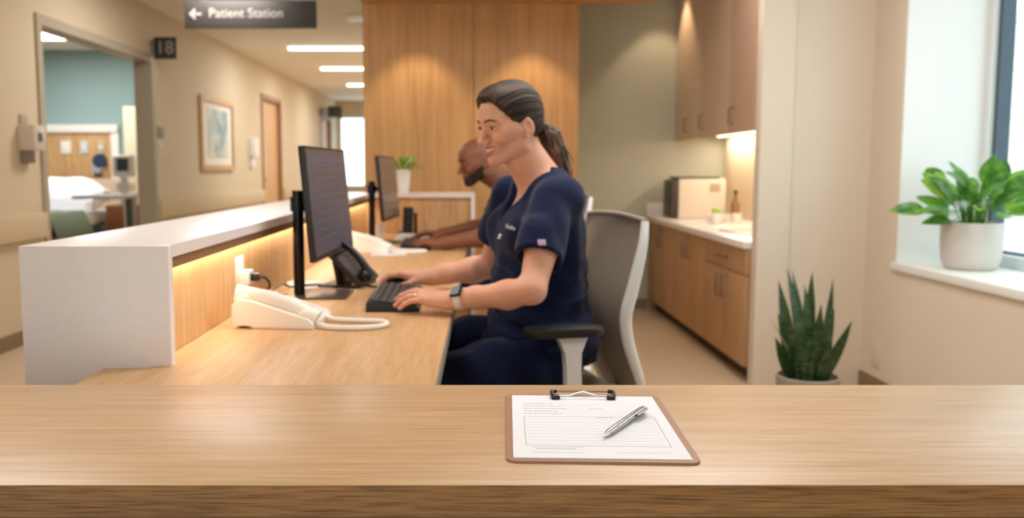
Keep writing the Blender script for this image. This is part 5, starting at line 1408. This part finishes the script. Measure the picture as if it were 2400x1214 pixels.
# trousers and shoes
m_navy2 = cloth_mat('navy_trousers', rgb(17, 27, 58))
LF = Field()
LF.ell((-.010, 0, .640), (.112, .166, .088), .03, 'u', BM)
K1 = (-.170, 2.43, .560); K2 = (-.205, 2.80, .610); A1 = (-.150, 2.45, .11); A2 = (-.19, 2.80, .11)
h1 = BM @ Vector((0, .095, .64)); h2 = BM @ Vector((0, -.095, .645))
LF.chain([h1, h1.lerp(Vector(K1), .5), K1], [.096, .082, .064], .04); LF.chain([h2, h2.lerp(Vector(K2), .5), K2], [.098, .084, .066], .04)
LF.chain([K1, Vector(K1).lerp(Vector(A1), .35), A1], [.066, .064, .056], .03); LF.chain([K2, Vector(K2).lerp(Vector(A2), .35), A2], [.066, .064, .056], .03)
def leg_fn(P): return np.maximum(LF(P) - .0060*waves(P, 21, 46, 7), .085-P[:, 2])
sdf_object('trousers', leg_fn, (-.32, 2.3, .06), (.42, 2.95, .78), .005, m_navy2, woman)
def shoe(t, x, y, m):
    mb = MB().prism([(x+.06, y-.035), (x+.075, y), (x+.06, y+.035), (x-.05, y+.042), (x-.13, y+.047), (x-.175, y+.02), (x-.18, y-.015), (x-.14, y-.045), (x-.05, y-.038)], 0, .022, bevel=.004)
    mb.ball((x+.01, y, .05), .062, .040, .055); mb.ball((x-.085, y, .035), .095, .043, .042); mb.build('shoe', m, t)
m_shoe = mat('white_shoes', rgb(220, 220, 218), .5)
shoe(woman, -.165, 2.45, m_shoe); shoe(woman, -.205, 2.80, m_shoe)
# embroidery, patch, neck button, watch, ring
def surf_pt(fn, p, d, n=90, st=.001):
    P_ = np.array([list(Vector(p)+Vector(d)*st*k) for k in range(n)]); v = fn(P_); j = int(np.argmax(v < 0)); return Vector(P_[j])
m_emb = mat('pale_embroidery', rgb(196, 200, 210), .7)
pw = surf_pt(top_fn, (.115, 2.30, 1.018), (0, 1, 0), 260)
nrm = []
def surf_nrm(fn, p):
    e = .004; P_ = np.array([[p.x+e, p.y, p.z], [p.x-e, p.y, p.z], [p.x, p.y+e, p.z], [p.x, p.y-e, p.z], [p.x, p.y, p.z+e], [p.x, p.y, p.z-e]]); v = fn(P_)
    return Vector((v[0]-v[1], v[2]-v[3], v[4]-v[5])).normalized()
def decal_frame(fn, p, tilt=0):
    n = surf_nrm(fn, p); x = Vector((0, 0, 1)).cross(n).normalized(); y = n.cross(x)
    return T(p+n*.0015) @ Matrix((x, y, n)).transposed().to_4x4() @ Rz(tilt)
text_mesh('chest_lettering', 'Kaiden', .0165, m_emb, decal_frame(top_fn, pw, -.12), woman, .0012)
pk = surf_pt(top_fn, (.080, 2.30, 1.008), (0, 1, 0), 260)
MB().cyl((0, 0, -.001), (0, 0, .002), .0048, n=16).box(-.006, -.0085, -.001, .006, -.0055, .0016).build('small_emblem', m_emb, woman).matrix_world = decal_frame(top_fn, pk)
pp_ = surf_pt(top_fn, (.186, 2.15, .990), (0, 1, 0), 300)
MB().box(-.0105, -.0085, -.0015, .0105, .0085, .0016, bevel=.001).build('sleeve_patch', mat('mauve_patch', rgb(176, 150, 172), .7), woman).matrix_world = decal_frame(top_fn, pp_)
# watch on the near wrist
wa = Vector(W1).lerp(Vector(E1), .10); ax_ = (Vector(E1)-Vector(W1)).normalized()
up_ = Vector((-.05, -1, .95)); up_ = (up_-ax_*up_.dot(ax_)).normalized(); sd_ = ax_.cross(up_)
WMx = T(wa) @ Matrix((ax_, sd_, up_)).transposed().to_4x4()
rows = []
for k in range(33):
    a = 2*PI*k/32; rr = .0315
    rows.append([WMx @ Vector((x, rr*math.sin(a), rr*.95*math.cos(a))) for x in (-.0105, 0, .0105)])
mb = MB().sheet(rows, thick=.0026)
rows = [[WMx @ T(-.004, 0, 0) @ Vector((x, -.022-.0055*j, -.024-.0045*j)) for x in (-.0105, 0, .0105)] for j in range(6)]
mb.sheet(rows, thick=.0028)
watch = mb.build('watch_band', mat('white_band', rgb(226, 220, 214), .5), woman)
o = MB().box(-.0165, -.0155, .0285, .0165, .0155, .0385, bevel=.004, M=WMx).build('watch_case', m_black); put_under(o, watch)
o = MB().box(-.0140, -.013, .0383, .0140, .013, .0390, M=WMx).build('watch_face', mat('watch_glass', rgb(16, 18, 17), .3)); put_under(o, watch)
rm = tips1[2][2]; rp = rm[0].lerp(rm[1], .40); rd = (rm[1]-rm[0]).normalized(); rx = rd.orthogonal().normalized(); ry = rd.cross(rx)
ringo = MB().tube([rp+rx*.0092*math.cos(a)+ry*.0092*math.sin(a) for a in np.linspace(0, 2*PI, 21)[:-1]], .0011, 6, closed=True).build('ring', mat('ring_silver', rgb(225, 220, 210), .12, metal=1), woman)
e1 = HM @ Vector((-.004, .081, -.044)); MB().ball(e1, .0028, n=12).build('ear_stud', m_chrome, woman)

# ---------------- man behind her
HM2 = head_frame((.040, 4.60, 1.220), .34, .24, .02, .98)
TH2 = math.radians(8); BF2 = Vector((-math.cos(TH2), -math.sin(TH2), 0)); BL2 = Vector((math.sin(TH2), -math.cos(TH2), 0))
BM2 = body_frame((.245, 4.66, -.045), BF2, BL2)
F2 = Field(); torso(F2, BM2, .012, .03, 1.12)
nt_ = HM2 @ Vector((-.025, 0, -.05)); nb_ = BM2 @ Vector((.01, 0, 1.12))
F2.chain([nb_, nt_], [.070, .062], .04)
add_head(F2, HM2, True)
up2 = [(x-.002, y, z+.004) for (x, y, z) in mouth_curve(11, .023)]; lo2 = [(x-.002, y, z-.004) for (x, y, z) in mouth_curve(11, .023)]
F2.chain(up2, [.0042]*11, .003, HM2); F2.chain(lo2, [.0048]*11, .003, HM2)
Sa, Ea, Wa = (.262, 4.46, 1.05), (.150, 4.36, .855), (-.125, 4.40, .815)
Sb, Eb, Wb = (.225, 4.88, 1.05), (.10, 4.96, .86), (-.14, 4.84, .83)
for S_, E_, W_ in ((Sa, Ea, Wa), (Sb, Eb, Wb)):
    F2.chain([S_, tuple(Vector(S_).lerp(Vector(E_), .5)), E_], [.060, .053, .045], .02)
    F2.chain([E_, tuple(Vector(E_).lerp(Vector(W_), .3)), W_], [.045, .046, .030], .02)
add_hand(F2, Wa, (-.97, .10, .06), (0, -.1, 1), (.1, 1, 0), curl=(.2, .4, .3), scale=1.06)
add_hand(F2, Wb, (-.95, -.10, .02), (0, .1, 1), (-.1, -1, 0), curl=(.2, .4, .3), scale=1.06)
m_skinm = skin_mat('brown_skin', rgb(142, 92, 66), rgb(120, 74, 52), .06)
man = thing('person', 'bald bearded man in dark navy scrubs looking down, partly hidden behind the woman', 'person', (.245, 4.66, 0))
sdf_object('body', F2, (-.38, 4.2, .5), (.50, 5.1, 1.40), .0045, [m_skinm, mat('man_lips', rgb(120, 70, 60), .45)], man, lip_paint(HM2))
eyes(man, HM2, (1, 0, -.5)); brows_lashes(man, HM2, F2, 1.3)
# short beard
BD = Field(); add_head(BD, HM2, True)
def beard_fn(P):
    q = to_local(P, HM2); d = BD(P)-.0028-.0012*waves(P, 5, 300, 5)
    line = q[:, 2]-(-.052+.55*np.clip(.055-q[:, 0], -.02, .06))
    keep = np.maximum(line, -(q[:, 0]-.004))
    mo = np.sqrt(((q[:, 1])/.024)**2+((q[:, 2]+.068)/.0085)**2)-1
    keep = np.maximum(keep, -mo*.008*np.where(q[:, 0] > .06, 1, 99))
    return np.maximum(d, keep)
sdf_object('beard', beard_fn, (-.1, 4.4, 1.0), (.25, 4.8, 1.3), .0035, mat('black_beard', rgb(40, 28, 22), .85, bump=.6, bscale=600), man)
C2 = Field(); torso(C2, BM2, .026, .035, 1.14); C2.ell((.0, 0, .80), (.145, .19, .17), .05, 'u', BM2)
da = (Vector(Ea)-Vector(Sa)).normalized(); db = (Vector(Eb)-Vector(Sb)).normalized()
C2.cone(Sa, Vector(Sa)+da*.16, .075, .072, .03); C2.cone(Sb, Vector(Sb)+db*.16, .075, .072, .03)
def top2(P):
    b = C2(P); q = to_local(P, BM2)
    ring = np.sqrt((q[:, 0]-.01)**2+q[:, 1]**2)-.080; ring = np.maximum(ring, 1.10-q[:, 2])
    vee = np.maximum((np.abs(q[:, 1])-(q[:, 2]-1.06)*.62)*.85, -q[:, 0]); no = np.minimum(ring, vee)
    b = b-.005*waves(P, 9, 50, 6); b = np.maximum(b, -no)
    for S_, d_ in ((Sa, da), (Sb, db)):
        S_ = np.array(S_); d_ = np.array(d_); u = (P-S_) @ d_; r = _lenv(P-S_-u[:, None]*d_)
        b = np.maximum(b, -np.where(u > .12, np.maximum(r-.063, -(u-.14)), 1)); b = np.where((u > .17) & (r < .11), np.maximum(b, .17-u+.0+ (u-.17)*2), b)
    return np.maximum(b, .62-q[:, 2])
sdf_object('scrub_top', top2, (-.1, 4.2, .55), (.5, 5.15, 1.16), .006, m_navy, man)
L2 = Field(); L2.ell((-.015, 0, .66), (.14, .20, .10), .03, 'u', BM2)
g1 = BM2 @ Vector((0, .10, .66)); g2 = BM2 @ Vector((0, -.10, .66))
for g, y in ((g1, 4.50), (g2, 4.84)):
    L2.chain([g, (-.17, y, .62)], [.10, .070], .04); L2.chain([(-.17, y, .62), (-.16, y, .11)], [.070, .058], .03)
sdf_object('trousers', lambda P: np.maximum(L2(P)-.004*waves(P, 2, 28, 6), .085-P[:, 2]), (-.32, 4.3, .06), (.5, 5.05, .80), .008, m_navy2, man)
shoe(man, -.17, 4.50, m_black); shoe(man, -.17, 4.84, m_black)
